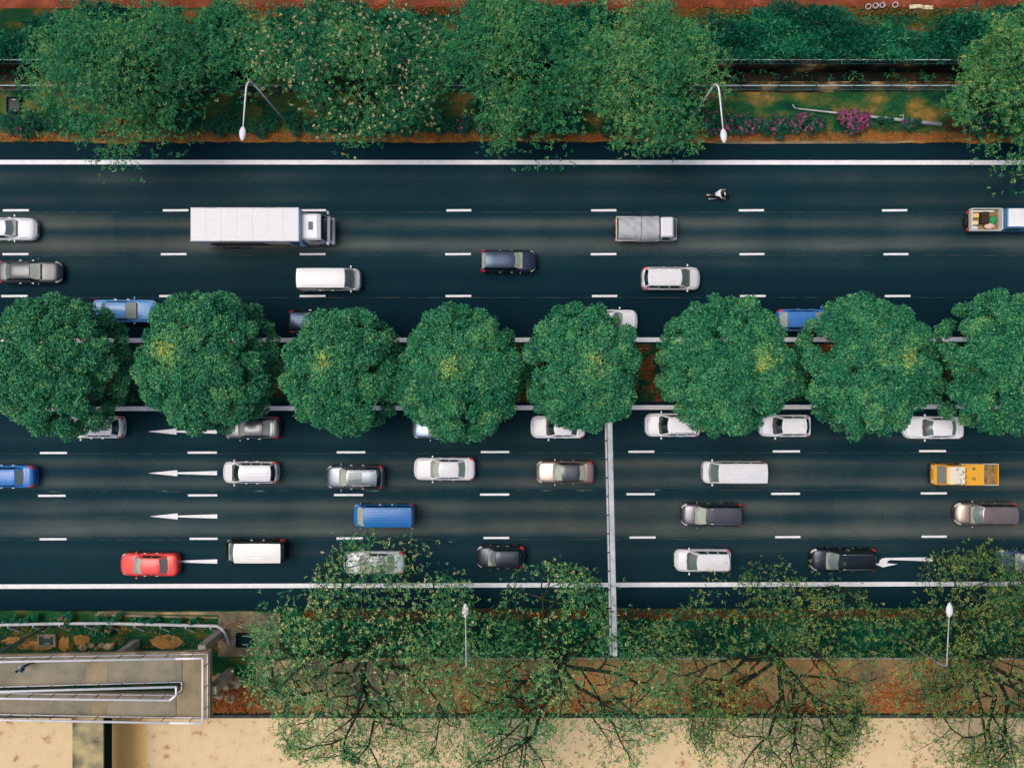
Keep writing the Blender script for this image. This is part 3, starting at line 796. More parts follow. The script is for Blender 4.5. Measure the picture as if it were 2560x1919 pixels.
# ---- box truck
def box_truck():
    zt_ = 3.55
    A, B = P(476, 519, zt_), P(747, 603, zt_)
    W, L = A.y - B.y, B.x - A.x
    cx, cy = (A.x + B.x) / 2, (A.y + B.y) / 2
    t = thing('box_truck', 'large white box truck with printed sides and a white cab', 'truck', (cx, cy, 0), 0, GN)
    MB().rbox((0, 0, (zt_ + 1.0) / 2), (L, W, zt_ - 1.0), .05).build('cargo_box', M['white'], t)
    # wind deflecting nose of the box
    mb = MB()
    pr = [(L / 2, -W / 2 + .03), (L / 2, W / 2 - .03), (L / 2 + .10, W / 2 - .20), (L / 2 + .12, 0), (L / 2 + .10, -W / 2 + .20)]
    mb.prism([(p[0], p[1]) for p in pr], 1.2, zt_ - .9)
    BLUE = paint((22, 104, 178))
    mb.build('nose_fairing', BLUE, t)
    # printed sides: blue sweep, grey, brown and cream bands
    for sg in (-1, 1):
        y = sg * (W / 2 + .006)
        def pan(name, pts, mat):
            mb = MB(); mb.add([(x, y + sg * .002 * k, z) for k, (x, z) in enumerate(pts) if True] if False else [(x, y, z) for x, z in pts], [tuple(range(len(pts)))])
            mb.build(name, mat, t)
        pan('side_print', [(-L / 2 + .9, 2.05), (L / 2 - 2.6, 2.05), (L / 2 - 2.9, 2.9), (-L / 2 + 1.4, 2.9)], M['print_grey'])
        pan('side_print', [(-L / 2 + 1.2, 1.25), (L / 2 - .75, 1.25), (L / 2 - 1.1, 2.04), (-L / 2 + 1.0, 2.04)], M['print_brown'])
        pan('side_print', [(L / 2 - 2.55, 2.06), (L / 2 - .95, 2.06), (L / 2 - 1.1, 2.6), (L / 2 - 2.7, 2.7)], M['print_cream'])
        pan('side_print', [(L / 2 - .72, 1.05), (L / 2 - .03, 1.05), (L / 2 - .03, 3.35), (L / 2 - .9, 3.3)], BLUE)
        MB().box((-.1, sg * (W / 2 - .06), .78), (L * .55, .05, .34)).build('side_guard', M['galv'], t)
    for sg in (-1, 1):
        MB().rbox((0, sg * (W / 2 - .02), zt_ + .005), (L + .01, .07, .05), .015).build('roof_trim', M['galv'], t)
    for i in range(6):
        MB().box((-L / 2 + L * (i + 1) / 7, 0, zt_ + .003), (.025, W - .12, .012)).build('roof_seam', M['roof_seam'], t)
    MB().box((.6, 0, .72), (L + 1.8, .9, .3)).build('chassis', M['chassis'], t)
    # cab
    a, b = P(751, 538, 2.75), P(812, 606, 2.75)
    cl, cw = 2.0, 2.16
    c0 = a.x - cx + .02
    ccy = 0.0
    cab = MB()
    def cabsec(x, w, z1): return [(x, -w / 2, .7), (x, w / 2, .7), (x, w / 2 * .99, 1.55), (x, w / 2 * .93, z1 - .12), (x, w / 2 * .80, z1), (x, -w / 2 * .80, z1), (x, -w / 2 * .93, z1 - .12), (x, -w / 2 * .99, 1.55)]
    secs = [cabsec(c0, cw * .97, 2.72), cabsec(c0 + .12, cw, 2.82), cabsec(c0 + 1.25, cw, 2.80), cabsec(c0 + 1.52, cw * .98, 2.66), cabsec(c0 + 1.78, cw * .97, 1.62), cabsec(c0 + 1.98, cw * .96, 1.5)]
    vs_ = [p for s_ in secs for p in s_]
    fs_ = [(i * 8 + k, i * 8 + (k + 1) % 8, (i + 1) * 8 + (k + 1) % 8, (i + 1) * 8 + k) for i in range(5) for k in range(8)] + [tuple(range(8))[::-1], tuple(range(40, 48))]
    cab.add(vs_, fs_)
    cab.build('cab', paint(WHITE), t)
    MB().grid(lambda u, v: (c0 + 1.795 - .245 * v, u * cw * .44, 1.66 + .94 * v), lspan(-1, 1, 5), [0, .5, 1]).build('windshield', M['glass_dark'], t)
    for sg in (-1, 1):
        MB().grid(lambda u, v: (c0 + .62 + .85 * u, sg * (cw / 2 * (.992 - .055 * v) + .008), 1.65 + .75 * v), [0, 1], [0, 1], sg > 0).build('side_window', M['glass_dark'], t)
        MB().rbox((c0 + 1.95, sg * (cw / 2 + .12), 1.95), (.16, .22, .5), .04).build('mirror', M['white'], t)
        MB().tube([(c0 + 1.7, sg * cw / 2, 2.2), (c0 + 1.95, sg * (cw / 2 + .12), 2.25)], .025, 5).build('mirror_arm', M['black'], t)
        MB().rbox((c0 + 2.02, sg * cw * .36, .95), (.08, .42, .22), .03).build('headlight', M['lamp_clear'], t)
    MB().rbox((c0 + .78, .05, 2.835), (.34, .62, .05), .02).build('roof_hatch', plain('hatch_grey', lin(78, 90, 98), .5), t)
    MB().rbox((c0 + 2.08, 0, .75), (.26, cw * .98, .5), .07).build('bumper', paint((206, 210, 214)), t)
    MB().box((c0 + 2.0, 0, 1.25), (.06, cw * .7, .4)).build('grille', M['black'], t)
    for i in range(3):
        MB().tube([(c0 + 2.06 + .06 * i, -cw * .1, 1.3 + .1 * i), (c0 + 2.06 + .06 * i, cw * .42, 1.3 + .1 * i)], .02, 4).build('front_bar', M['chrome'], t)
    add_wheels(t, [(c0 + 1.35, sg * (cw / 2 - .12)) for sg in (-1, 1)] + [(-L / 2 + 1.9, sg * (W / 2 - .16)) for sg in (-1, 1)] + [(-L / 2 + 3.05, sg * (W / 2 - .16)) for sg in (-1, 1)], .5, .3)
    for sg in (-1, 1):
        MB().box((-L / 2 - .005, sg * W * .4, .85), (.04, .3, .14)).build('tail_light', M['lamp_red'], t)
M['roof_seam'] = plain('roof_seam', lin(196, 198, 202), .5)
M['print_grey'] = plain('print_grey', lin(70, 76, 74), .5)
M['print_brown'] = noise_mat('print_brown', [(0.4, lin(92, 48, 34)), (0.6, lin(150, 96, 66))], 0.8, 3, .5, .3, 10, .05, 0, True)
M['print_cream'] = plain('print_cream', lin(214, 200, 182), .5)
box_truck()

# ---- open lorries: cab, bed with drop sides
def cab_unit(t, c0, cl, w, zr, col, roofcol, glass, d=1):
    """forward-control cab from local x=c0 (back) to c0+cl (front)"""
    def sec(x, w_, z1): return [(x, -w_ / 2, .45), (x, w_ / 2, .45), (x, w_ / 2, 1.15), (x, w_ / 2 * .9, z1 - .10), (x, w_ / 2 * .80, z1), (x, -w_ / 2 * .80, z1), (x, -w_ / 2 * .9, z1 - .10), (x, -w_ / 2, 1.15)]
    ss = [sec(c0, w * .97, zr - .06), sec(c0 + .1, w, zr), sec(c0 + cl * .58, w, zr), sec(c0 + cl * .66, w * .99, zr - .08), sec(c0 + cl * .93, w * .97, 1.2), sec(c0 + cl * .985, w * .93, 1.05), sec(c0 + cl, w * .86, .9)]
    vs_ = [p for s_ in ss for p in s_]
    k_ = len(ss) - 1
    fs_ = [(i * 8 + k, i * 8 + (k + 1) % 8, (i + 1) * 8 + (k + 1) % 8, (i + 1) * 8 + k) for i in range(k_) for k in range(8)] + [tuple(range(8))[::-1], tuple(range(k_ * 8, k_ * 8 + 8))]
    mb = MB(); mb.add(vs_, fs_); mb.build('cab', paint(col), t)
    xa_, xb_ = c0 + cl * .92, c0 + cl * .67
    MB().grid(lambda u, v: (xa_ + (xb_ - xa_) * v + .012, u * w * (.44 - .05 * v), 1.23 + (zr - .08 - 1.23) * v + .012), lspan(-1, 1, 5), lspan(.04, .94, 3)).build('windshield', M[glass], t)
    for sg in (-1, 1):
        MB().grid(lambda u, v: (c0 + .2 + (cl * .5 - .1) * u - .12 * v * u, sg * (w / 2 * (1 - .085 * v) + .01), 1.2 + (zr - .32 - 1.2) * v), [0, 1], [0, 1], sg > 0).build('side_window', M['glass_dark'], t)
        MB().rbox((c0 + cl * .9, sg * (w / 2 + .12), 1.4), (.1, .18, .26), .03).build('mirror', M['black'], t)
        MB().rbox((c0 + cl * .985, sg * w * .34, .84), (.1, .3, .16), .03).build('headlight', M['lamp_clear'], t)
    if roofcol:
        MB().rbox((c0 + cl * .30, 0, zr + .012), (cl * .56, w * .82, .03), .012).build('roof_panel', paint(roofcol), t)
    MB().rbox((c0 + cl + .02, 0, .55), (.14, w * .94, .22), .05).build('bumper', M['black'], t)
    add_wheels(t, [(c0 + cl * .55, sg * (w / 2 - .11)) for sg in (-1, 1)], .33, .2)

def bed(t, x0, x1, w, zf, hs, sidemat, floormat, slats=0, tailmat=None):
    MB().box(((x0 + x1) / 2, 0, zf - .05), (x1 - x0, w - .1, .1)).build('bed_floor', floormat, t)
    for sg in (-1, 1):
        MB().rbox(((x0 + x1) / 2, sg * (w / 2 - .025), zf + hs / 2), (x1 - x0, .06, hs), .015).build('side_board', sidemat, t)
    MB().rbox((x0 + .03, 0, zf + hs / 2), (.07, w - .1, hs), .015).build('tailboard', tailmat or sidemat, t)
    MB().rbox((x1 - .03, 0, zf + hs / 2 + .1), (.06, w - .1, hs + .2), .015).build('headboard', sidemat, t)
    for i in range(slats):
        MB().box((x0 + .15 + (x1 - x0 - .3) * i / (slats - 1), 0, zf + .012), (.035, w - .18, .03)).build('bed_slat', M['slat'], t)
    MB().box(((x0 + x1) / 2 + .4, 0, .5), (x1 - x0 + 1.2, .7, .24)).build('chassis', M['chassis'], t)
    for sg in (-1, 1):
        MB().box((x0 - .01, sg * w * .38, .62), (.04, .26, .12)).build('tail_light', M['lamp_red'], t)
    add_wheels(t, [(x0 + (x1 - x0) * .32, sg * (w / 2 - .16)) for sg in (-1, 1)], .33, .22)
M['slat'] = plain('bed_slat', lin(150, 122, 70), .7)
M['bedfloor'] = noise_mat('bed_floor', [(0.35, lin(104, 84, 54)), (0.65, lin(160, 136, 96))], 3, 6, .8, .2, 20, .2, 0, True)
M['yellow'] = paint((232, 168, 44))
M['tarp'] = noise_mat('grey_tarpaulin', [(0.35, lin(160, 166, 170)), (0.65, lin(184, 188, 192))], 1.2, 6, .7, .2, 6, .06, .5, True, (1, 1, 1), .05)

# tarpaulin lorry
A, B = P(1543, 534, 1.9), P(1699, 602, 1.9)
cx, cy = (A.x + B.x) / 2, (A.y + B.y) / 2
L, W = B.x - A.x, 1.92
t = thing('tarpaulin_lorry', 'white lorry whose load is covered by a grey tarpaulin', 'lorry', (cx, cy, 0), 0, GN)
cab_unit(t, L / 2 - 1.48, 1.45, 1.72, 2.1, WHITE, None, 'glass_mid')
bed(t, -L / 2, L / 2 - 1.56, W, .95, .42, paint((206, 204, 196)), M['bedfloor'])
r_ = random.Random(5)
wr_ = {}
def tarp_f(u, v):
    x = -L / 2 + .12 + (L - 1.72) * u
    y = (v * 2 - 1) * (W / 2 + .03)
    e = 1 - abs(v * 2 - 1) ** 3.0
    z = 1.16 + 1.0 * e ** .55 * (.93 + .07 * math.sin(u * 9 + v * 3)) + .03 * math.sin(u * 23 + v * 17) - (.22 * max(0, .14 - u) / .14)
    return (x, y * (1 - .03 * math.sin(u * 7)), z)
MB().grid(tarp_f, lspan(0, 1, 26), lspan(0, 1, 22)).build('tarpaulin', M['tarp'], t, True)
for u in (.55,):
    MB().tube([Vector(tarp_f(u, v)) + Vector((.02 * math.sin(v * 9), 0, .02)) for v in lspan(.02, .98, 14)], .018, 4).build('rope', M['black'], t)

# yellow pickup
A, B = P(2339, 1159, 1.4), P(2500, 1214, 1.4)
cx, cy = (A.x + B.x) / 2, (A.y + B.y) / 2
L, W = B.x - A.x, 1.70
t = thing('pickup_truck', 'yellow pickup truck with white cab roof and half covered bed', 'pickup', (cx, cy, 0), math.pi, GS)
cab_unit(t, L / 2 - 2.05, 2.05, 1.66, 1.92, (232, 166, 44), (228, 220, 200), 'glass_mid')
bed(t, -L / 2, L / 2 - 2.12, W, .85, .40, paint((214, 208, 200)), M['bedfloor'], 11, M['yellow'])
MB().rbox((L / 2 - 2.12 - .85, 0, 1.36), (1.66, W - .04, .28), .05).build('locker_lid', M['yellow'], t)
MB().box((L / 2 - 2.12 - .85, 0, 1.05), (1.6, W - .2, .34)).build('locker', M['yellow'], t)
M['scuff'] = plain('roof_scuff', lin(60, 46, 28), .7)
for (sx, sy, r0) in [(.52, .45, .22), (.30, -.25, .16), (.05, .55, .14), (.02, .1, .13), (.02, -.4, .13), (.62, -.55, .10)]:
    mb = MB()
    mb.grid(lambda a_, r__: (L / 2 - 2.0 + sx + r__ * math.cos(a_), sy + r__ * math.sin(a_), 1.952), lspan(.6, 4.2, 9), [r0, r0 + .045])
    o = mb.build('roof_scuff', M['scuff'], t)
for dx in (-.5, .3):
    MB().ell((L / 2 - 2.12 - .85, dx, 1.50), (.16, .14, .02), 10, 4).build('lid_boss', M['slat'], t)

# blue pickup with load at right edge
A, B = P(2432, 517, 1.4), P(2590, 578, 1.4)
cx, cy = (A.x + B.x) / 2, (A.y + B.y) / 2
L, W = B.x - A.x, 1.78
t = thing('pickup_truck', 'blue pickup with white cab roof and a mixed load at the right picture edge', 'pickup', (cx, cy, 0), 0, GN)
cab_unit(t, L / 2 - 2.55, 2.5, 1.72, 1.95, (70, 134, 186), (236, 236, 236), 'glass_mid')
bed(t, -L / 2, L / 2 - 2.62, W, .85, .42, paint((220, 220, 218)), M['bedfloor'], 0)
bx0 = cx - L / 2
def cargo(name, label, cat, mb, mat):
    o = mb.build(name, mat); tag(o, label, cat, 'load on the blue pickup')
    return o
cy0 = cy
cargo('cargo_crate', 'dark brown crate in the bed of the blue pickup', 'crate', MB().rbox((bx0 + 1.05, cy0 + .12, 1.12), (.55, .95, .5), .04), plain('crate_brown', lin(52, 30, 22), .7))
cargo('cargo_sack', 'green rounded sack against the cab of the blue pickup', 'sack', MB().ell((bx0 + 1.72, cy0 - .05, 1.12), (.33, .32, .29), 14, 8), plain('sack_green', lin(36, 146, 92), .7))
cargo('cargo_sack', 'pale pink sack beside the green one on the blue pickup', 'sack', MB().ell((bx0 + 1.50, cy0 - .50, 1.06), (.40, .26, .24), 14, 8), plain('sack_pink', lin(222, 188, 168), .7))
cargo('cargo_box', 'yellow box in the upper rear corner of the blue pickup bed', 'box', MB().rbox((bx0 + .42, cy0 + .35, .98), (.5, .34, .26), .03), plain('box_yellow', lin(232, 196, 110), .6))
cargo('cargo_box', 'cream box low in the rear of the blue pickup bed', 'box', MB().rbox((bx0 + .40, cy0 - .22, .96), (.46, .30, .22), .03), plain('box_cream', lin(226, 210, 160), .6))
cargo('cargo_bag', 'white crumpled bag in the lower rear corner of the blue pickup bed', 'bag', MB().ell((bx0 + .42, cy0 - .62, .97), (.30, .16, .13), 10, 6), plain('bag_white', lin(206, 212, 220), .6))
cargo('cargo_plank', 'long pale plank along the upper side of the blue pickup bed', 'plank', MB().rbox((bx0 + 1.05, cy0 + .70, 1.00), (1.7, .14, .06), .01), plain('plank_pale', lin(226, 222, 214), .6))

# ---- people
def person_mesh(name, J, E, R, colors, parent, mats, sub=1):
    """one continuous skinned body; each face takes the cloth of the nearest bone"""
    names = list(J); idx = {n: i for i, n in enumerate(names)}
    me = bpy.data.meshes.new(name)
    me.from_pydata([J[n] for n in names], [(idx[a], idx[b]) for a, b in E], [])
    o = bpy.data.objects.new(name, me); C.objects.link(o)
    sk = o.modifiers.new('skin', 'SKIN'); sk.use_smooth_shade = True
    ss = o.modifiers.new('sub', 'SUBSURF'); ss.levels = sub; ss.render_levels = sub
    for i, n in enumerate(names):
        r = R[n]; r = r if isinstance(r, tuple) else (r, r)
        me.skin_vertices[0].data[i].radius = r
        me.skin_vertices[0].data[i].use_root = (n == 'pelvis')
    dg = bpy.context.evaluated_depsgraph_get()
    ev = o.evaluated_get(dg)
    m2 = bpy.data.meshes.new_from_object(ev, depsgraph=dg)
    bpy.data.objects.remove(o)
    for m in mats: m2.materials.append(m) if len(m2.materials) < len(mats) else None
    segs = [(Vector(J[a]), Vector(J[b]), colors.get((a, b), 0)) for a, b in E]
    for p in m2.polygons:
        c = p.center; best = None
        for a, b, k in segs:
            ab = b - a; f = max(0, min(1, (c - a).dot(ab) / (ab.length_squared + 1e-9)))
            d = (c - (a + ab * f)).length
            if best is None or d < best[0]: best = (d, k)
        p.material_index = best[1]; p.use_smooth = True
    o2 = bpy.data.objects.new(name, m2); C.objects.link(o2); o2.parent = parent
    return o2

def hand(J, E, R, w, dirv, side_, pre):
    """palm, four unequal fingers and a thumb, gently curled"""
    d = Vector(dirv).normalized(); s_ = Vector(side_).normalized(); dn = d.cross(s_)
    pm = Vector(J[w]) + d * .075
    J[pre + 'palm'] = tuple(pm); R[pre + 'palm'] = (.036, .016); E.append((w, pre + 'palm'))
    for i, (off, ln) in enumerate(((-.030, .062), (-.010, .074), (.010, .070), (.030, .054))):
        a_ = pm + s_ * off + d * .03; b_ = a_ + d * ln * .6 - dn * .008; c_ = b_ + d * ln * .4 - dn * .022
        for nm, p_, r__ in (('a', a_, .009), ('b', b_, .0085), ('c', c_, .0075)):
            J[f'{pre}f{i}{nm}'] = tuple(p_); R[f'{pre}f{i}{nm}'] = r__
        E += [(pre + 'palm', f'{pre}f{i}a'), (f'{pre}f{i}a', f'{pre}f{i}b'), (f'{pre}f{i}b', f'{pre}f{i}c')]
    a_ = pm - s_ * .045 - d * .02; b_ = a_ - s_ * .018 + d * .045
    J[pre + 'ta'] = tuple(a_); R[pre + 'ta'] = .011; J[pre + 'tb'] = tuple(b_); R[pre + 'tb'] = .009
    E += [(pre + 'palm', pre + 'ta'), (pre + 'ta', pre + 'tb')]

SKIN = plain('skin', lin(198, 148, 116), .6, 0, .3)
def walker():
    f = P(78, 1657, 5.05)
    t = thing('person', 'person in light blue shirt and dark trousers walking on the ramp', 'person', (f.x, f.y, f.z), math.pi, None)
    J = dict(pelvis=(0, 0, .94), waist=(.01, 0, 1.08), chest=(.03, 0, 1.28), neck0=(.03, 0, 1.45), head0=(.05, 0, 1.53), head1=(.06, 0, 1.66),
             shl=(.02, .19, 1.40), ell=(-.08, .26, 1.14), wrl=(.06, .28, .92), shr=(.02, -.19, 1.40), elr=(-.02, -.27, 1.13), wrr=(.16, -.26, .93),
             hil=(0, .10, .90), knl=(.20, .10, .50), anl=(.22, .10, .09), tol=(.40, .11, .04), hir=(0, -.10, .90), knr=(-.06, -.10, .48), anr=(-.34, -.10, .14), tor=(-.20, -.11, .04))
    E = [('pelvis', 'waist'), ('waist', 'chest'), ('chest', 'neck0'), ('neck0', 'head0'), ('head0', 'head1'), ('chest', 'shl'), ('shl', 'ell'), ('ell', 'wrl'), ('chest', 'shr'), ('shr', 'elr'), ('elr', 'wrr'),
         ('pelvis', 'hil'), ('hil', 'knl'), ('knl', 'anl'), ('anl', 'tol'), ('pelvis', 'hir'), ('hir', 'knr'), ('knr', 'anr'), ('anr', 'tor')]
    R = dict(pelvis=(.13, .16), waist=(.11, .15), chest=(.12, .18), neck0=.06, head0=.075, head1=.09, shl=.075, ell=.05, wrl=.034, shr=.075, elr=.05, wrr=.034, hil=.095, knl=.065, anl=.045, tol=.04, hir=.095, knr=.065, anr=.045, tor=.04)
    hand(J, E, R, 'wrl', (.25, 0, -1), (1, 0, .2), 'l'); hand(J, E, R, 'wrr', (.3, 0, -1), (1, 0, .2), 'r')
    col = {('pelvis', 'waist'): 1, ('waist', 'chest'): 1, ('chest', 'neck0'): 1, ('chest', 'shl'): 1, ('chest', 'shr'): 1, ('shl', 'ell'): 1, ('shr', 'elr'): 1}
    for a_, b_ in E:
        if a_ in ('hil', 'hir', 'knl', 'knr') or b_ in ('hil', 'hir'): col[(a_, b_)] = 2
        if b_ in ('tol', 'tor'): col[(a_, b_)] = 3
    person_mesh('body', J, E, R, col, t, [SKIN, plain('shirt_blue', lin(168, 210, 216), .8), plain('trousers', lin(10, 24, 34), .8), plain('shoes', lin(60, 50, 40), .7)])
    MB().ell((.045, 0, 1.685), (.105, .095, .10), 14, 8).build('hair', plain('hair', lin(20, 20, 22), .6), t, True)
    MB().rbox((-.14, 0, 1.26), (.12, .26, .36), .05).build('backpack', plain('bag_dark', lin(20, 40, 56), .8), t, True)
    for sg in (-1, 1):
        MB().tube([(-.08, sg * .1, 1.42), (.06, sg * .11, 1.47), (.16, sg * .11, 1.34), (.12, sg * .12, 1.16)], .022, 5).build('strap', M['black'], t)
        MB().ell((.145, sg * .033, 1.63), (.012, .014, .012), 6, 4).build('eye', M['black'], t)
        MB().ell((.05, sg * .098, 1.61), (.022, .012, .032), 6, 4).build('ear', SKIN, t)
    MB().ell((.155, 0, 1.595), (.02, .014, .026), 6, 4).build('nose', SKIN, t)
    MB().ell((.142, 0, 1.555), (.012, .026, .008), 6, 4).build('mouth', plain('lips', lin(150, 84, 76), .6), t)
walker()

def motorcycle():
    c = P(1796, 489, .6)
    t = thing('motorcycle', 'small dark motorcycle carrying a white shirted rider', 'motorcycle', (c.x, c.y, 0), 0, GN)
    dk = paint((34, 44, 48))
    MB().rbox((-.05, 0, .62), (.75, .26, .26), .08).build('fuel_tank', dk, t, True)
    MB().rbox((-.38, 0, .80), (.62, .27, .10), .05).build('seat', M['black'], t, True)
    MB().rbox((-.80, 0, .78), (.34, .18, .10), .04).build('tail_fairing', paint((156, 150, 128)), t, True)
    MB().rbox((.52, 0, .80), (.28, .36, .36), .10).build('front_fairing', dk, t, True)
    MB().tube([(.30, -.36, 1.06), (.42, -.12, 1.02), (.42, .12, 1.02), (.30, .36, 1.06)], .018, 6).build('handlebar', M['chrome'], t)
    for sg in (-1, 1):
        MB().tube([(.42, sg * .09, 1.0), (.64, sg * .09, .30)], .03, 6).build('fork', M['chrome'], t)
        MB().rbox((.40, sg * .40, 1.18), (.04, .12, .08), .02).build('mirror', M['black'], t)
        MB().rbox((-.05, sg * .24, .34), (.18, .1, .03), .01).build('foot_peg', M['black'], t)
    MB().tube([(.1, -.16, .32), (-.3, -.20, .34), (-.75, -.22, .42)], [.03, .05, .055], 8).build('exhaust', M['galv'], t, True)
    MB().box((-.98, 0, .72), (.04, .14, .1)).build('tail_light', M['lamp_red'], t)
    MB().rbox((0, 0, .40), (.5, .26, .26), .06).build('engine', M['chassis'], t)
    mt, mr = wheel_meshes(.30, .12)
    for x in (.66, -.62):
        o = shared('wheel', mt, t, (x, 0, .30)); shared('rim', mr, o)
    p = thing('person', 'motorcycle rider in a white shirt and dark helmet', 'person', (c.x - .30, c.y, .84), 0, None)
    J = dict(pelvis=(0, 0, .10), waist=(.06, 0, .24), chest=(.20, 0, .44), neck0=(.29, 0, .58), head0=(.34, 0, .64), head1=(.38, 0, .75),
             shl=(.22, .20, .54), ell=(.42, .33, .34), wrl=(.62, .34, .24), shr=(.22, -.20, .54), elr=(.42, -.33, .34), wrr=(.62, -.34, .24),
             hil=(.04, .12, .08), knl=(.42, .24, -.02), anl=(.22, .24, -.42), tol=(.40, .26, -.47), hir=(.04, -.12, .08), knr=(.42, -.24, -.02), anr=(.22, -.24, -.42), tor=(.40, -.26, -.47))
    E = [('pelvis', 'waist'), ('waist', 'chest'), ('chest', 'neck0'), ('neck0', 'head0'), ('head0', 'head1'), ('chest', 'shl'), ('shl', 'ell'), ('ell', 'wrl'), ('chest', 'shr'), ('shr', 'elr'), ('elr', 'wrr'),
         ('pelvis', 'hil'), ('hil', 'knl'), ('knl', 'anl'), ('anl', 'tol'), ('pelvis', 'hir'), ('hir', 'knr'), ('knr', 'anr'), ('anr', 'tor')]
    R = dict(pelvis=(.14, .17), waist=(.14, .17), chest=(.15, .21), neck0=.065, head0=.075, head1=.09, shl=.09, ell=.055, wrl=.036, shr=.09, elr=.055, wrr=.036, hil=.10, knl=.07, anl=.05, tol=.042, hir=.10, knr=.07, anr=.05, tor=.042)
    hand(J, E, R, 'wrl', (.6, .1, -.1), (0, -1, 0), 'l'); hand(J, E, R, 'wrr', (.6, -.1, -.1), (0, 1, 0), 'r')
    col = {('pelvis', 'waist'): 1, ('waist', 'chest'): 1, ('chest', 'neck0'): 1, ('chest', 'shl'): 1, ('chest', 'shr'): 1, ('shl', 'ell'): 1, ('shr', 'elr'): 1}
    for a_, b_ in E:
        if a_ in ('hil', 'hir', 'knl', 'knr') or b_ in ('hil', 'hir'): col[(a_, b_)] = 2
        if b_ in ('tol', 'tor'): col[(a_, b_)] = 3
    person_mesh('body', J, E, R, col, p, [SKIN, plain('shirt_white', lin(236, 236, 238), .8), plain('jeans', lin(40, 50, 62), .8), M['black']])
    MB().ell((.37, 0, .76), (.145, .125, .14), 14, 9).build('helmet', plain('helmet', lin(58, 50, 52), .3), p, True)
    MB().grid(lambda a_, z_: (.37 + .148 * math.cos(a_) * math.cos(z_), .128 * math.sin(a_) * math.cos(z_), .75 + .143 * math.sin(z_)), lspan(-1, 1, 7), lspan(-.3, .25, 4)).build('visor', M['glass_dark'], p, True)
motorcycle()

# ================================================================= STREET FURNITURE
def light_pole(label, bx, by, hx, hy, speck=False):
    t = thing('street_lamp', label, 'street lamp', (bx, by, 0), 0, 'street lamps along the road')
    dx, dy = hx - bx, hy - by
    l = math.hypot(dx, dy); ux, uy = dx / l, dy / l
    MB().cyl((0, 0, .1), .20, .35, 12, .16).build('base', M['galv'], t)
    MB().tube([(0, 0, .1), (0, 0, 5), (0, 0, 8.75)], [.11, .085, .065], 10).build('pole', M['galv'] if by > 0 else M['pole_dull'], t, True)
    arm = [(0, 0, 8.75)]
    for a in lspan(0, 1.4, 9)[1:]:
        arm.append((ux * 1.05 * (1 - math.cos(a)), uy * 1.05 * (1 - math.cos(a)), 8.75 + 1.45 * math.sin(a)) if by > 0 else (ux * .3 * (1 - math.cos(a)), uy * .3 * (1 - math.cos(a)), 8.75 + 1.45 * math.sin(a)))
    arm += [(ux * (l * .5), uy * l * .5, 10.28), (ux * (l - .45), uy * (l - .45), 10.38)]
    MB().tube(arm, [.065] * 8 + [.06, .055, .045] if by > 0 else [.05] * 8 + [.045, .04, .035], 8).build('arm', M['white'] if by > 0 else M['galv'], t, True)
    def head(u, v):
        a = math.pi * 2 * u
        r = math.sin(v * math.pi) ** .62 if 0 < v < 1 else 0.001
        y = (-.5 + v) * 1.02
        w = .23 * r * (1 - .18 * (v - .5))
        o = Vector((ux, uy, 0)) * y + Vector((-uy, ux, 0)) * w * math.cos(a)
        return (dx + o.x, dy + o.y, 10.42 + .13 * r * math.sin(a))
    MB().grid(head, lspan(0, 1, 15), lspan(0, 1, 12), True).build('lamp_head', M['white'] if not speck else M['white_speck'], t, True)
M['white_speck'] = noise_mat('speckled_enamel', [(0.42, lin(120, 124, 116)), (0.52, lin(206, 206, 204)), (0.7, lin(234, 234, 234))], 9, 4, .5, .3, 30, .1, 0)
M['pole_dull'] = noise_mat('darkened_pole', [(0.3, lin(86, 98, 90)), (0.7, lin(120, 128, 118))], 1.2, 5, 0.7, 0.2, 14, 0.15, 0, True)  # grey of the lower lamp poles darkened, standing in for foliage that hides them
light_pole('street lamp with white head above the upper road edge, left of centre', -18.0, 20.9, -18.2, 16.9)
light_pole('street lamp with white head beside the magenta shrubs on the upper verge', 14.0, 20.7, 14.3, 16.75)
light_pole('street lamp with speckled head below the lower road edge, left of the gantry', -3.1, -19.4, -3.15, -15.3, True)
light_pole('street lamp with white head below the lower road edge, far right', 29.5, -19.3, 29.55, -15.25)
light_pole('street lamp whose grey pole crosses the lawn at the left picture edge', -37.2, -19.4, -37.3, -15.3)

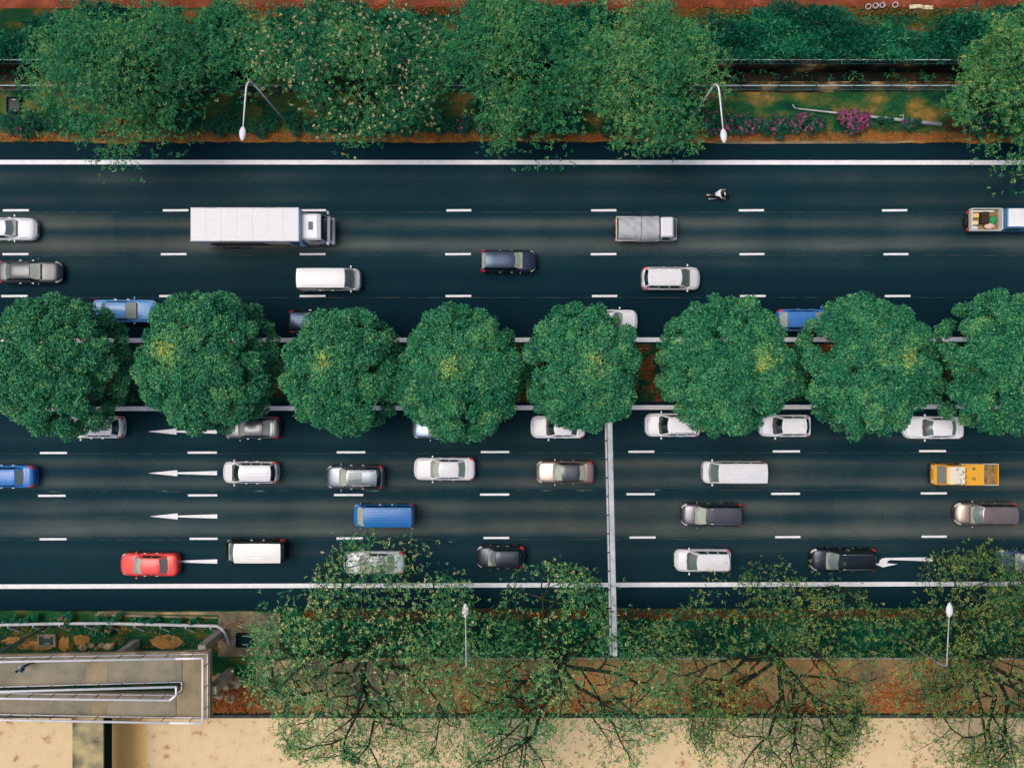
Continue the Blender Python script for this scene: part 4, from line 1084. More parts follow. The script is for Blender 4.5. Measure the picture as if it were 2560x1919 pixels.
# gantry over the lower carriageway
def gantry():
    zt_ = 6.75
    a, b = P(1524.5, 1040, zt_), P(1538, 1640, zt_)
    d = (a - b).normalized()
    a2 = a + d * 2.0
    t = thing('road_gantry', 'long grey steel gantry beam spanning the lower carriageway', 'gantry', (b.x, b.y, 0), 0)
    A_, B_ = a2 - b, Vector((0, 0, 0))
    rz = math.atan2(A_.y, A_.x)
    n_ = Vector((-d.y, d.x, 0))
    mid = A_ / 2
    MB().rbox((mid.x, mid.y, zt_ - .3), (A_.length, .34, .6), .04).v
    mb = MB().rbox((0, 0, 0), (A_.length, .36, .55), .05)
    o = mb.build('beam', M['galv'], t); o.location = (mid.x, mid.y, zt_ - .28); o.rotation_euler = (0, 0, rz)
    mb = MB().rbox((0, 0, 0), (A_.length, .12, .30), .03)
    o = mb.build('cable_tray', M['galv'], t); o.location = (mid.x + n_.x * .27, mid.y + n_.y * .27, zt_ - .42); o.rotation_euler = (0, 0, rz)
    mb = MB().rbox((0, 0, 0), (A_.length, .04, .10), .012)
    o = mb.build('edge_flange', M['galv'], t); o.location = (mid.x - n_.x * .215, mid.y - n_.y * .215, zt_ - .5); o.rotation_euler = (0, 0, rz)
    k = int(A_.length / 1.35)
    br = MB().rbox((0, 0, 0), (.10, .20, .10), .02).mesh('bracket'); br.materials.append(M['post_dark'])
    for i in range(k):
        q = d * (.7 + 1.35 * i) + n_ * .30
        shared('bracket', br, t, (q.x, q.y, zt_ - .26), rz)
    for q in (B_, A_):
        MB().tube([(q.x, q.y, .05), (q.x, q.y, zt_ - .5)], [.24, .18], 12).build('column', M['galv'], t, True)
        MB().box((q.x, q.y, .14), (.9, .9, .12)).build('base_plate', M['concrete_pale'], t)
gantry()

# ---- railings along the drain and the planting: panels of two rails with thin bars between
def panel_fence(label, py, z0, x0, x1, step, mat, h=1.05, mat_top=None):
    y = (959.5 - py) / S
    t = thing('railing_fence', label, 'fence', (0, y, z0), 0, None)
    n = int((x1 - x0) / step)
    L_ = step - .10
    rt = MB().box((0, 0, h), (L_, .07, .05)).mesh('top_rail'); rt.materials.append(mat_top or mat)
    rb = MB().box((0, 0, .16), (L_, .05, .05)).mesh('bottom_rail'); rb.materials.append(mat)
    bars = MB()
    k = int(L_ / .16)
    for i in range(k): bars.box((-L_ / 2 + L_ * (i + .5) / k, 0, (h + .16) / 2), (.022, .022, h - .2))
    bm_ = bars.mesh('bars'); bm_.materials.append(M['teal_steel'])
    po = MB().box((0, 0, h / 2), (.07, .07, h + .08)).mesh('post'); po.materials.append(M['teal_steel'])
    for i in range(n):
        x = x0 + step * (i + .5)
        o = shared('panel', bm_, t, (x, 0, 0)); o['kind'] = 'stuff'
        shared('top_rail', rt, t, (x, 0, 0)); shared('bottom_rail', rb, t, (x, 0, 0))
        shared('post', po, t, (x - step / 2, 0, 0))
FX0, FX1 = -62, 62
panel_fence('pale blue steel railing on the road side of the dark drain', 227.5, .10, FX0, FX1, 2.97, M['teal_steel'], 1.05, M['pale_steel'])
panel_fence('pale blue steel railing on the far side of the dark drain', 163.5, .13, FX0, FX1, 2.97, M['teal_steel'], .95, M['pale_steel'])
panel_fence('green steel railing between the lower planting strip and the canal bank', 1634, .10, P(1020, 0).x, 62, 2.97, M['teal_steel'], .95, M['pale_steel'])

# ---- grey pole lying in the grass
a, b = P(2352, 311, .55), P(1994, 272, .35)
t = thing('fallen_pole', 'tapered grey pole lying in the grass behind the magenta shrub', 'pole', (0, 0, 0))
MB().tube([a, a + (b - a) * .35, a + (b - a) * .7, b], [.16, .12, .075, .045], 8).build('shaft', M['galv'], t, True)
MB().tube([b, b + Vector((-.22, .03, .05)), b + Vector((-.36, .16, .08)), b + Vector((-.42, .32, .08))], [.045, .045, .05, .03], 7).build('hook', M['galv'], t, True)
q = a + (b - a) * .27
MB().tube([q + Vector((0, 0, .1)), q + Vector((.0, .35, .25)), q + Vector((-.25, .28, .2))], .035, 6).build('bracket', M['galv'], t)

# ---- white pots and boards by the red path
for (px, py, tilt, lab) in [(2175, 15, .75, 'white pot lying tilted, leftmost in the row by the red path'), (2190, 13, .35, 'white pot filled with soil, second in the row by the red path'), (2205, 12, .1, 'white hollow ring pot, third in the row by the red path'), (2241, 11, .6, 'white tipped pot standing apart beside the pale boards')]:
    c = P(px, py, .4)
    t = thing('flower_pot', lab, 'pot', (c.x, c.y, .13), 0, 'white pots by the red path')
    n, r, h = 18, .21, .46
    mb = MB()
    prof = [(r * .8, 0), (r * .95, h * .5), (r, h), (r * .84, h), (r * .78, h * .35), (0.001, h * .33)]
    mb.add([(rr * math.cos(2 * math.pi * k / n), rr * math.sin(2 * math.pi * k / n), z) for rr, z in prof for k in range(n)],
           [(a_ * n + k, a_ * n + (k + 1) % n, (a_ + 1) * n + (k + 1) % n, (a_ + 1) * n + k) for a_ in range(5) for k in range(n)])
    mb.build('pot', M['white'], t, False)
    MB().cyl((0, 0, h * .42), r * .78, .02, 14).build('soil', M['soil'], t)
    t.rotation_euler = (0.25, -tilt * .6, 0)
for (px, py, rz, lab) in [(2289, 16, .06, 'pale board on the grass, left one of two by the red path'), (2319, 18, -.05, 'pale board on the grass, right one of two by the red path')]:
    c = P(px, py, .25)
    o = MB().rbox((0, 0, .05), (.96, .32, .1), .02).build('pale_board', plain('pale_board', lin(214, 204, 172), .8))
    o.location = (c.x, c.y, .12); o.rotation_euler = (0, 0, rz)
    tag(o, lab, 'board', 'boards by the red path')

# ---- covers and boxes
def cover(name, label, cat, px0, px1, py0, py1, h, mf, mc, inset):
    A, B = P(px0, py0, h), P(px1, py1, h)
    c = ((A.x + B.x) / 2, (A.y + B.y) / 2)
    w, d = B.x - A.x, A.y - B.y
    t = thing(name, label, cat, (c[0], c[1], .08))
    for sx, sy, lw, ld in ((-1, 0, inset, d), (1, 0, inset, d), (0, -1, w - 2 * inset, inset), (0, 1, w - 2 * inset, inset)):
        MB().box((sx * (w - inset) / 2, sy * (d - inset) / 2, h / 2), (lw, ld, h)).build('frame_side', mf, t)
    MB().box((0, 0, h * .35), (w - 2 * inset, d - 2 * inset, h * .7 - .02)).build('lid', mc, t)
    for k in range(2):
        MB().box((0, (d / 2 - inset - .1) * (1 if k else -1), h * .7), (w * .3, .05, .03)).build('lid_grip', M['galv'], t)
cover('drain_cover', 'dark square drain cover under the branches at the left picture edge', 'drain cover', 17, 52, 243, 283, .3, M['concrete_black'], M['concrete_dark'], .10)
cover('inspection_chamber', 'square inspection chamber with pale concrete frame left of the rubble', 'manhole', 94, 140, 1585, 1616, .3, M['concrete_old'], M['concrete_dark'], .16)
cover('inspection_chamber', 'dark sunken chamber at the bent end of the guard rail', 'manhole', 590, 634, 1583, 1617, .35, M['concrete_black'], M['concrete_black'], .10)
cover('inspection_chamber', 'pale chamber lid under leaves beside the speckled lamp', 'manhole', 1106, 1146, 1606, 1633, .25, M['concrete_pale'], M['concrete_pale'], .10)

# ---- guard rail with a bent end
def guard_rail():
    t = thing('guard_rail', 'grey steel guard rail with a bent end beside the ramp', 'guard rail', (0, 0, 0))
    line = [(-700, 1572), (-300, 1566), (0, 1560), (130, 1557), (260, 1556), (400, 1559.5), (500, 1562), (541, 1562.5), (553, 1569), (562, 1581), (569, 1596), (572, 1611)]
    pts = [P(x, y, .75) for x, y in line]
    prof = [(-.10, .155), (-.10, .11), (.06, .07), (.06, .03), (-.06, 0), (.06, -.03), (.06, -.07), (-.10, -.11), (-.10, -.155)]
    mb = MB()
    vs_ = []
    for i, p in enumerate(pts):
        d = (pts[min(i + 1, len(pts) - 1)] - pts[max(i - 1, 0)]).normalized()
        nn = Vector((-d.y, d.x, 0))
        k_ = max(0, i - 7) * .02
        for (o_, z_) in prof: vs_.append(p + nn * (o_ * 1.1) + Vector((0, 0, z_ - k_ + (o_ * k_ * 6))))
    m_ = len(prof)
    mb.add(vs_, [(i * m_ + k, i * m_ + k + 1, (i + 1) * m_ + k + 1, (i + 1) * m_ + k) for i in range(len(pts) - 1) for k in range(m_ - 1)])
    mb.build('beam', M['galv'], t)
    po = MB().box((0, 0, .44), (.10, .14, .72)).mesh('post'); po.materials.append(M['galv'])
    blk = MB()
    blk.add([(-.05, -.06, .85), (.05, -.06, .85), (.05, -.06, .55), (-.05, -.06, .55), (.42, -.62, .14), (.52, -.58, .14), (.52, -.58, .1), (.42, -.62, .1)], [(0, 1, 2, 3), (7, 6, 5, 4), (0, 4, 5, 1), (1, 5, 6, 2), (2, 6, 7, 3), (3, 7, 4, 0)])
    bk = blk.mesh('brace'); bk.materials.append(M['galv'])
    for px in (-168, -105, -42, 22, 84, 150, 214, 275, 338, 402, 465, 527):
        y = np.interp(px, [a_ for a_, _ in line], [b_ for _, b_ in line])
        q = P(px, y + 6, .7)
        shared('post', po, t, (q.x, q.y, .02)); shared('brace', bk, t, (q.x, q.y, 0))
guard_rail()

# ================================================================= FOOTBRIDGE RAMP
def ramp_build():
    t = thing('footbridge_ramp', 'grey concrete switchback ramp with white railings at lower left', 'ramp', (0, 0, 0))
    Z0 = 4.55
    zu = lambda px: Z0 + max(0, 455 - px) * .00165      # upper lane climbs to the left
    zl = lambda px: Z0 - max(0, 455 - px) * .00135      # lower lane falls to the left
    def slab(name, poly, mat, th=.45):
        vt = [P(x, y, z) for x, y, z in poly]
        mb = MB(); n = len(vt)
        mb.add(vt + [v - Vector((0, 0, th)) for v in vt], [tuple(range(n)), tuple(range(n, 2 * n))[::-1]] + [((k + 1) % n, k, n + k, n + (k + 1) % n) for k in range(n)])
        o = mb.build(name, mat, t)
        o.data.validate()
        bm = bmesh.new(); bm.from_mesh(o.data); bmesh.ops.recalc_face_normals(bm, faces=bm.faces); bm.to_mesh(o.data); bm.free()
        return o
    LX = -800
    yu = lambda px: 1628 + (527 - px) * .017; yui = lambda px: 1703 + (460 - px) * .027
    yl = lambda px: 1733 - (460 - px) * .010; yls = lambda px: 1794 - (527 - px) * .018
    xs = [LX, 213, 270, 455]
    names = ['ramp_slab', 'ramp_joint_slab', 'ramp_slab']
    for i in range(3):
        a, b = xs[i], xs[i + 1] - .4
        slab(names[i], [(a, yu(a), zu(a)), (b, yu(b), zu(b)), (b, yui(b), zu(b)), (a, yui(a), zu(a))], M['concrete_warm' if i == 1 else 'concrete'])
    xs = [LX, 229, 268, 440]
    for i in range(3):
        a, b = xs[i], xs[i + 1] - .4
        slab(names[i], [(a, yl(a), zl(a)), (b, yl(b), zl(b)), (b, yls(b), zl(b)), (a, yls(a), zl(a))], M['concrete_warm' if i == 1 else 'concrete'])
    slab('landing', [(456, 1628, Z0), (525, 1626, Z0), (525, 1794, Z0), (441, 1792, Z0), (441, 1733, Z0), (456, 1731, Z0)], M['concrete_warm'])
    # kerb upstands along the outside
    def kerb(pts, w=.14, h=.10):
        for (p, q) in zip(pts[:-1], pts[1:]):
            d = (q - p); l = d.length
            mb = MB(); up = Vector((0, 0, h)); s_ = Vector((-d.y, d.x, 0)).normalized() * w / 2
            v = [p - s_, q - s_, q + s_, p + s_]
            mb.add(v + [x + up for x in v], [(0, 3, 2, 1), (4, 5, 6, 7), (0, 1, 5, 4), (1, 2, 6, 5), (2, 3, 7, 6), (3, 0, 4, 7)])
            mb.build('edge_kerb', M['concrete_old'], t)
    kerb([P(LX, yu(LX), zu(LX)), P(455, yu(455), zu(455)), P(522, 1629, Z0)])
    kerb([P(523, 1631, Z0), P(523, 1791, Z0)])
    kerb([P(LX, yls(LX), zl(LX)), P(440, yls(440), zl(440)), P(521, 1793, Z0)])
    # railings: thick white handrail over a thin lower rail, dark posts
    def rail(px_pts, zf, step=55, h=1.10):
        base = [P(x, y, zf(x)) for x, y in px_pts]
        for (p, q) in zip(base[:-1], base[1:]):
            up = Vector((0, 0, h)); lo = Vector((0, 0, .16))
            MB().tube([p + up, q + up], .085, 8).build('handrail', M['rail_white'], t, True)
            MB().tube([p + lo, q + lo], .042, 6).build('lower_rail', M['rail_white'], t, True)
            l = (q - p).length; k = max(1, int(round(l / 1.72)))
            for i in range(k):
                c = p + (q - p) * ((i + .45) / k)
                MB().tube([c + Vector((0, 0, .08)), c + up], .032, 5, False).build('post', M['post_dark'], t)
    rail([(LX, yu(LX) + 4), (455, yu(455) + 4), (521, 1632)], zu)
    rail([(521, 1632), (521, 1791)], lambda x: Z0)
    rail([(521, 1791), (440, yls(440) - 2), (LX, yls(LX) - 2)], zl)
    rail([(LX, yui(LX) - 1), (456, 1702)], zu)
    rail([(456, 1702), (456, 1722)], lambda x: Z0)
    rail([(456, 1722), (441, 1735), (LX, yl(LX) + 1)], lambda x: zl(x))
    # columns
    for (x, y, w) in [(553, 1580, 1.0), (578, 1677, 1.0), (342, 1606, .9), (120, 1640, .9), (-120, 1640, .9)]:
        c = P(x, y, .1)
        MB().rbox((c.x, c.y, 2.1), (w * .62, w * .62, 4.1), .05).build('column', M['concrete_pale'], t)
ramp_build()

# footbridge girder crossing the pale court
A, B = P(181, 1790, 3.9), P(258, 1790, 3.9)
t = thing('footbridge_girder', 'mottled concrete bridge girder with black side running off the bottom edge', 'bridge', ((A.x + B.x) / 2, 0, 0))
w = B.x - A.x
y0, y1 = A.y + .35, -62
n = 5
for i in range(n):
    ya, yb = y0 + (y1 - y0) * i / n, y0 + (y1 - y0) * (i + 1) / n
    MB().box((0, (ya + yb) / 2, 3.83), (w, abs(yb - ya) - .02, .14)).build('deck_slab', M['algae'], t)
for sg in (-1, 1):
    MB().box((sg * (w / 2 - .12), (y0 + y1) / 2, 3.16), (.24, y0 - y1, 1.19)).build('side_beam', M['concrete_black'], t)
MB().rbox((0, -38, 1.5), (1.0, .8, 2.15), .05).build('pier', M['concrete_pale'], t)

# concrete rubble, leaf-strewn slabs, kerb by the road
def rock(c, r, seed, mat, parent):
    rr = random.Random(seed)
    mb = MB().ell(c, r, 9, 6)
    mb.v = [(c[0] + (x - c[0]) * rr.uniform(.75, 1.2), c[1] + (y - c[1]) * rr.uniform(.75, 1.2), c[2] + (z - c[2]) * rr.uniform(.75, 1.15)) for x, y, z in mb.v]
    return mb.build('rock', mat, parent)
spots = [(208, 1617, .42, .26), (229, 1612, .30, .22), (243, 1619, .22, .18), (254, 1611, .26, .2), (271, 1615, .48, .32), (283, 1610, .2, .22)]
for i, (x, y, a, b) in enumerate(spots):
    c = P(x, y, .2)
    o = rock((0, 0, 0), (a, b, .22), 40 + i, M['boulder'], None)
    o.location = (c.x, c.y, .2)
    names_ = ['leftmost', 'second from the left', 'third from the left', 'third from the right', 'second from the right, the largest', 'rightmost']
    tag(o, f'broken concrete lump beside the ramp, {names_[i]}', 'rubble', 'concrete rubble beside the ramp')
spots = [(545, 1700, .75, .5), (565, 1715, .6, .42), (590, 1705, .55, .5), (548, 1738, .45, .35), (575, 1745, .5, .5)]
lab = ['pale boulder touching the ramp landing, uppermost', 'pale boulder in the middle of the group right of the landing', 'pale boulder at the right of the group beside the landing', 'small pale boulder low beside the landing', 'pale boulder lowest of the group beside the landing']
for i, (x, y, a, b) in enumerate(spots):
    c = P(x, y, .2)
    o = rock((0, 0, 0), (a, b, .3), 60 + i, M['boulder'], None)
    o.location = (c.x, c.y, .12)
    tag(o, lab[i], 'boulder', 'boulders right of the ramp landing')
mb = MB()
a, b = P(238, 1536, .2), P(545, 1543, .2)
d = b - a
o = MB().rbox((0, 0, 0), (d.length, .16, .22), .03).build('road_kerb', M['concrete_old'])
o.location = ((a.x + b.x) / 2, (a.y + b.y) / 2, .16); o.rotation_euler = (0, 0, math.atan2(d.y, d.x))
tag(o, 'narrow dirty concrete kerb between the road and the guard rail', 'kerb')
strip('gutter_strip', 1527, 1535, .112, M['apron'], None, 0, .02, x0=P(245, 0).x, x1=P(640, 0).x, seed=12)
# bare soil patches of the lawn
for i, (x, y, rx, ry) in enumerate([(92, 1612, 52, 13), (160, 1608, 16, 18), (204, 1598, 22, 14), (412, 1605, 45, 20), (30, 1600, 26, 10)]):
    rr = random.Random(90 + i)
    pts = []
    for k in range(18):
        a_ = 2 * math.pi * k / 18; f_ = rr.uniform(.72, 1.1)
        pts.append((x + rx * f_ * math.cos(a_), y + ry * f_ * math.sin(a_)))
    o = sheet('soil_patch', pts, .112 + .002 * i, M['dirt_orange'], None); o['kind'] = 'structure'

# thin white rails on the bank under the leftmost canal tree
def thin_rail(label, x0, y0, x1, y1):
    a, b = P(x0, y0, .9), P(x1, y1, .9)
    t = thing('pipe_rail', label, 'railing', (0, 0, 0))
    MB().tube([a, b], .045, 6).build('rail', M['white'], t)
    for f_ in (0.02, .5, .98):
        c = a + (b - a) * f_
        MB().tube([(c.x, c.y, .1), (c.x, c.y, .9)], .03, 5).build('post', M['white'], t)
thin_rail('thin white pipe rail running down the bank under the leftmost canal tree', 1014, 1652, 1014, 1778)
thin_rail('short thin white pipe rail lying level under the leftmost canal tree', 890, 1747, 986, 1747)

# ================================================================= VEGETATION
def trunk_mesh(mb, base, top, r0, r1, rng, n=8):
    base, top = Vector(base), Vector(top)
    k = 5
    pts = [base + (top - base) * (i / (k - 1)) + (Vector((rng.uniform(-.1, .1), rng.uniform(-.1, .1), 0)) if 0 < i < k - 1 else Vector()) for i in range(k)]
    mb.tube(pts, [r0 * 1.35] + [r0 + (r1 - r0) * i / (k - 1) for i in range(1, k)], n)

# ---- the eight clipped round trees of the median
def median_tree(label, px, py, rpx, seed, yel):
    rng = np.random.default_rng(seed); pr = random.Random(seed)
    zc = 5.2
    c = P(px, py, zc)
    R = .945 * rpx / (S * H / (H - zc))
    gx, gy = c.x, min(max(c.y, -1.0), 2.6)
    t = thing('median_tree', label, 'tree', (gx, gy, 0), 0, 'round trees in a row on the median')
    o_ = np.array([c.x - gx, c.y - gy, 0.0])
    mb = MB()
    trunk_mesh(mb, (0, 0, .05), (o_[0] * .6, o_[1] * .6, 3.2), .26, .2, pr)
    mb.build('trunk', M['bark'], t)
    br = MB()
    for i in range(9):
        a = 2 * math.pi * i / 9 + pr.uniform(-.2, .2); f = pr.uniform(.45, .8)
        s0 = Vector((o_[0] * .6, o_[1] * .6, 3.0)); e = Vector((o_[0] + R * f * math.cos(a), o_[1] + R * f * math.sin(a), pr.uniform(5, 7.2)))
        m_ = (s0 + e) / 2 + Vector((0, 0, .5))
        br.tube([s0, m_, e], [.13, .08, .03], 5)
    br.build('branch', M['bark'], t)
    # the crown: overlapping leafy lobes over a dome, a ragged skirt lower down
    P_, N_, T_ = [], [], []
    lobes = []
    for i in range(96):
        u = (i + .5) / 96
        rad = math.sqrt(u) * .89 * R
        a = i * 2.399963 + pr.uniform(-.3, .3)
        z = 4.6 + 3.9 * math.sqrt(max(0, 1 - (rad / (R * 1.02)) ** 2)) + pr.uniform(-.30, .22)
        lobes.append(((o_[0] + rad * math.cos(a), o_[1] + 1.09 * rad * math.sin(a), z), pr.uniform(.50, .80) * R / 5.0))
    for i in range(34):
        a = 2 * math.pi * i / 34 + pr.uniform(-.08, .08); rad = R * pr.uniform(.82, .93)
        lobes.append(((o_[0] + rad * math.cos(a), o_[1] + 1.09 * rad * math.sin(a), pr.uniform(3.4, 5.0)), pr.uniform(.42, .62) * R / 5.0))
    for i in range(44):
        a = i * 2.399963 + 1.1; rad = R * (.25 + .58 * ((i * 7) % 44) / 44)
        lobes.append(((o_[0] + rad * math.cos(a), o_[1] + 1.09 * rad * math.sin(a), 3.9 + 3.6 * math.sqrt(max(0, 1 - (rad / (R * 1.02)) ** 2)) - .5), pr.uniform(.55, .8) * R / 5.0))
    yx, yy = o_[0] + yel[0] * R, o_[1] + yel[1] * R
    for (lc, lr) in lobes:
        k = int(230 * (lr / 1.0) ** 2) + 22
        p, d = lobe_points(lc, lr, k, rng, -.1, .85)
        d = d + np.array([0, 0, .5])
        base_t = np.clip(rng.normal(.30, .07), .08, .5)
        tt = base_t + rng.normal(0, .07, len(p))
        dist = np.hypot(p[:, 0] - yx, p[:, 1] - yy) / R
        tt = tt + .55 * np.exp(-(dist / .19) ** 2) * (rng.random(len(p)) < .8)
        P_.append(p); N_.append(d); T_.append(tt)
    foliage('crown', np.vstack(P_), np.vstack(N_), np.concatenate(T_), M['leaf_median'], t, 6, .20, .09, (5, 62), .04, None, .17, rng)

MT = [('round median tree cut off by the left picture edge', 152, 917, 178, (-.85, .1)),
      ('round median tree second from the left with a yellow patch', 526, 906, 177, (-.35, .15)),
      ('round median tree third from the left', 864, 930, 158, (-.2, .15)),
      ('round median tree fourth from the left, in front of the clean white sedan', 1150, 935, 168, (-.1, .1)),
      ('round median tree whose edge covers the end of the gantry', 1454, 920, 158, (.15, .1)),
      ('round median tree right of the leaf strewn gap', 1812, 914, 174, (.4, .05)),
      ('round median tree second from the right', 2152, 915, 174, (.4, .1)),
      ('round median tree cut off by the right picture edge', 2492, 908, 174, (.3, -.2))]
for i, (lab_, x, y, r, yl_) in enumerate(MT): median_tree(lab_, x, y, r, 100 + i, yl_)
# lower leafy lobes between the tree crowns belong to the median planting
def shrub(name, label, px, py, rx, ry, h, seed, leaf, flowers=None, fd=0.0, group=None, z0=.1, ln=.13, wd=.06, dens=1.0, tint=.3):
    rng = np.random.default_rng(seed)
    c = P(px, py, z0 + h * .6)
    ax, ay = rx / S, ry / S
    t = thing(name, label, 'shrub', (c.x, c.y, z0), 0, group)
    mb = MB()
    pr = random.Random(seed)
    for i in range(6):
        a = pr.uniform(0, 6.28)
        mb.tube([(0, 0, -.02), (ax * .3 * math.cos(a), ay * .3 * math.sin(a), h * .5), (ax * .6 * math.cos(a), ay * .6 * math.sin(a), h * .8)], [.04, .025, .012], 5)
    mb.build('stem', M['bark'], t)
    P_, N_ = [], []
    nl = max(5, int(ax * ay * 7))
    for i in range(nl):
        u = math.sqrt((i + .5) / nl); a = i * 2.4 + pr.uniform(-.4, .4)
        lr = pr.uniform(.34, .55) * min(ax, ay, .9)
        lc = (ax * .82 * u * math.cos(a), ay * .82 * u * math.sin(a), h * (.35 + .5 * math.sqrt(max(0, 1 - u * u))) + pr.uniform(-.08, .08))
        p, d = lobe_points(lc, lr, int(dens * 260 * lr * lr) + 24, rng, -.2, .8)
        P_.append(p); N_.append(d + np.array([0, 0, .4]))
    p = np.vstack(P_); d = np.vstack(N_)
    p[:, 2] = np.maximum(p[:, 2], .03)
    foliage('foliage', p, d, rng.normal(tint, .12, len(p)), leaf, t, 6, ln, wd, (5, 60), .03, None, .1, rng)
    if flowers is not None and fd > 0:
        k = rng.random(len(p)) < fd * (.26 if fd < 1 else .42) * (.4 + .6 * np.sin(p[:, 0] * 2.1 + seed) ** 2)
        if k.sum() > 2:
            foliage('blossom', p[k] + d[k] / np.linalg.norm(d[k], axis=1, keepdims=True) * .08, d[k], rng.random(k.sum()), flowers, t, 5, .12, .10, (5, 45), .03, 'stuff', .1, rng)
    return t

# magenta and green shrubs along the upper verge, left to right
SN = [(60, 308, 70, 34, .12, 'leaf_shrub'), (170, 306, 60, 36, .10, 'leaf_shrub'), (455, 302, 52, 28, 0, 'leaf_shrub'), (560, 312, 66, 26, .02, 'leaf_shrub'), (655, 310, 46, 28, 0, 'leaf_shrub'), (760, 314, 62, 24, 0, 'leaf_shrub'),
      (880, 312, 70, 28, 0, 'leaf_shrub'), (985, 308, 62, 30, 0, 'leaf_shrub'), (1085, 308, 70, 28, 0, 'leaf_shrub'), (1190, 312, 58, 26, .30, 'leaf_shrub'), (1295, 312, 60, 28, .03, 'leaf_shrub'), (1415, 304, 66, 34, .02, 'leaf_shrub'),
      (1560, 312, 64, 28, .05, 'leaf_shrub'), (1690, 316, 60, 30, .08, 'leaf_shrub'), (1795, 310, 48, 34, .35, 'leaf_shrub'), (1856, 312, 46, 30, .42, 'leaf_shrub'), (1935, 314, 52, 30, .45, 'leaf_shrub'), (2018, 312, 50, 30, .38, 'leaf_shrub'),
      (2138, 305, 44, 32, 1.6, 'leaf_shrub'), (2208, 306, 30, 16, 0, 'leaf_shrub'), (2275, 310, 26, 18, .15, 'leaf_shrub'), (2396, 305, 26, 28, 0, 'leaf_brown'), (2452, 310, 48, 30, .2, 'leaf_shrub'), (2535, 316, 44, 26, .2, 'leaf_shrub')]
SL_ = ['low shrub with few pink blooms at the left picture edge of the upper verge', 'low shrub with few pink blooms, second from the left on the upper verge', 'low green shrub left of the left upper street lamp', 'low green shrub right under the left upper lamp head', 'low green shrub at the foot of the left upper street lamp',
       'low green shrub, second to the right of the left upper lamp', 'low green shrub left of the hanging middle branches', 'low green shrub under the hanging middle branches', 'low teal shrub in the open stretch of the upper verge', 'pink flecked shrub right of the low teal shrub', 'green shrub right of the pink flecked one', 'rounded green shrub below the brown dry patch of the upper verge',
       'green shrub under the third big tree of the upper verge', 'green shrub left of the foot of the right upper lamp', 'pink flowering shrub left of the right upper lamp head', 'pink flowering shrub just right of the right upper lamp head', 'wide pink flowering shrub, second right of the right upper lamp', 'pink flowering shrub before the gap beside the brightest one',
       'brightest magenta shrub in front of the lying pole', 'small green shrub right of the brightest magenta one', 'small spiky shrub with one pink bloom under the lying pole', 'dead brown shrub at the thick end of the lying pole', 'pink flecked shrub right of the dead brown shrub', 'green shrub at the right picture edge of the upper verge']
for i, ((x, y, rx, ry, fd, lf), lb) in enumerate(zip(SN, SL_)):
    shrub('verge_shrub', lb, x, y, rx, ry, .8 if fd < 1 else 1.1, 300 + i, M[lf], M['flower_pink'], fd, 'shrubs along the upper verge')
# red blooming shrubs by the guard rail
SR = [(60, 1548, 60, 12, .2, 'low leafy shrub left of the lamp pole behind the guard rail'), (165, 1546, 34, 15, .3, 'leafy shrub with red blooms over the guard rail'), (280, 1547, 40, 14, .2, 'leafy shrub behind the guard rail above the rubble'), (265, 1573, 40, 16, .35, 'leafy shrub with red blooms on the lawn side of the guard rail'), (370, 1550, 45, 9, .1, 'low leafy shrub behind the guard rail, right of the rubble'), (470, 1552, 50, 8, .05, 'low leafy shrub behind the guard rail near its bent end')]
for i, (x, y, rx, ry, fd, lb) in enumerate(SR):
    shrub('rail_shrub', lb, x, y, rx, ry, .75, 350 + i, M['leaf_hedge'], M['flower_red'], fd, 'shrubs along the guard rail', tint=.45, ln=.17, wd=.10)

# ---- dense fern hedge along the far side of the drain, and other uncountable ground cover
def cover_mass(name, label, cat, px0, px1, py0, py1, k, mat, hfun, z0, n=6, ln=.4, wd=.1, up=(10, 70), seed=1, tint=.35, keep=None):
    rng = np.random.default_rng(seed)
    A, B = P(px0, py0), P(px1, py1)
    x = rng.uniform(A.x, B.x, k); y = rng.uniform(B.y, A.y, k)
    if keep is not None:
        m = keep(x, y, rng); x, y = x[m], y[m]
    h = hfun(x, y, rng)
    z = z0 + h * rng.uniform(.35, 1.0, len(x)) ** .6
    nr = np.stack([rng.normal(0, .35, len(x)), rng.normal(-.12, .35, len(x)), np.ones(len(x))], 1)
    tt = tint + .13 * np.sin(x * .7 + 1.3 * np.sin(y * 1.1)) + rng.normal(0, .10, len(x))
    o = foliage(name, np.stack([x, y, z], 1), nr, tt, mat, None, n, ln, wd, up, .05, 'stuff', .1, rng)
    if label: o['label'] = label
    if cat: o['category'] = cat
    return o
def bumps(a, b, s1=.9, s2=1.7):
    return lambda x, y, r: a + b * (.5 + .5 * np.sin(x * s1 + 1.7 * np.sin(y * s2)) * np.cos(y * 1.9 + .8 * np.sin(x * .63))) + r.normal(0, .08, len(x))
yT = (959.5 - 60) / S
cover_mass('fern_hedge', 'dense dark green fern hedge along the far side of the drain', 'hedge', -300, 2860, 30, 160, 15000, M['leaf_hedge'], bumps(.7, 1.1), .1, 7, .46, .11, (12, 70), 21, .32,
           keep=lambda x, y, r: (y < (959.5 - 62) / S + 1.1 * np.sin(x * .35) + .5 * np.sin(x * 1.3) + r.normal(0, .3, len(x))))
cover_mass('drain_weeds', 'sprigs of green weed growing in the drain', 'weed', -200, 2760, 166, 215, 260, M['leaf_hedge'], lambda x, y, r: .1 + .4 * r.random(len(x)), -.9, 7, .3, .06, (10, 60), 22, .5)
cover_mass('fern_strip', 'spiky green ferns filling the lower planting strip', 'ferns', 1030, 2860, 1552, 1632, 5200, M['leaf_hedge'], bumps(.25, .45), .1, 8, .36, .055, (8, 65), 23, .30)
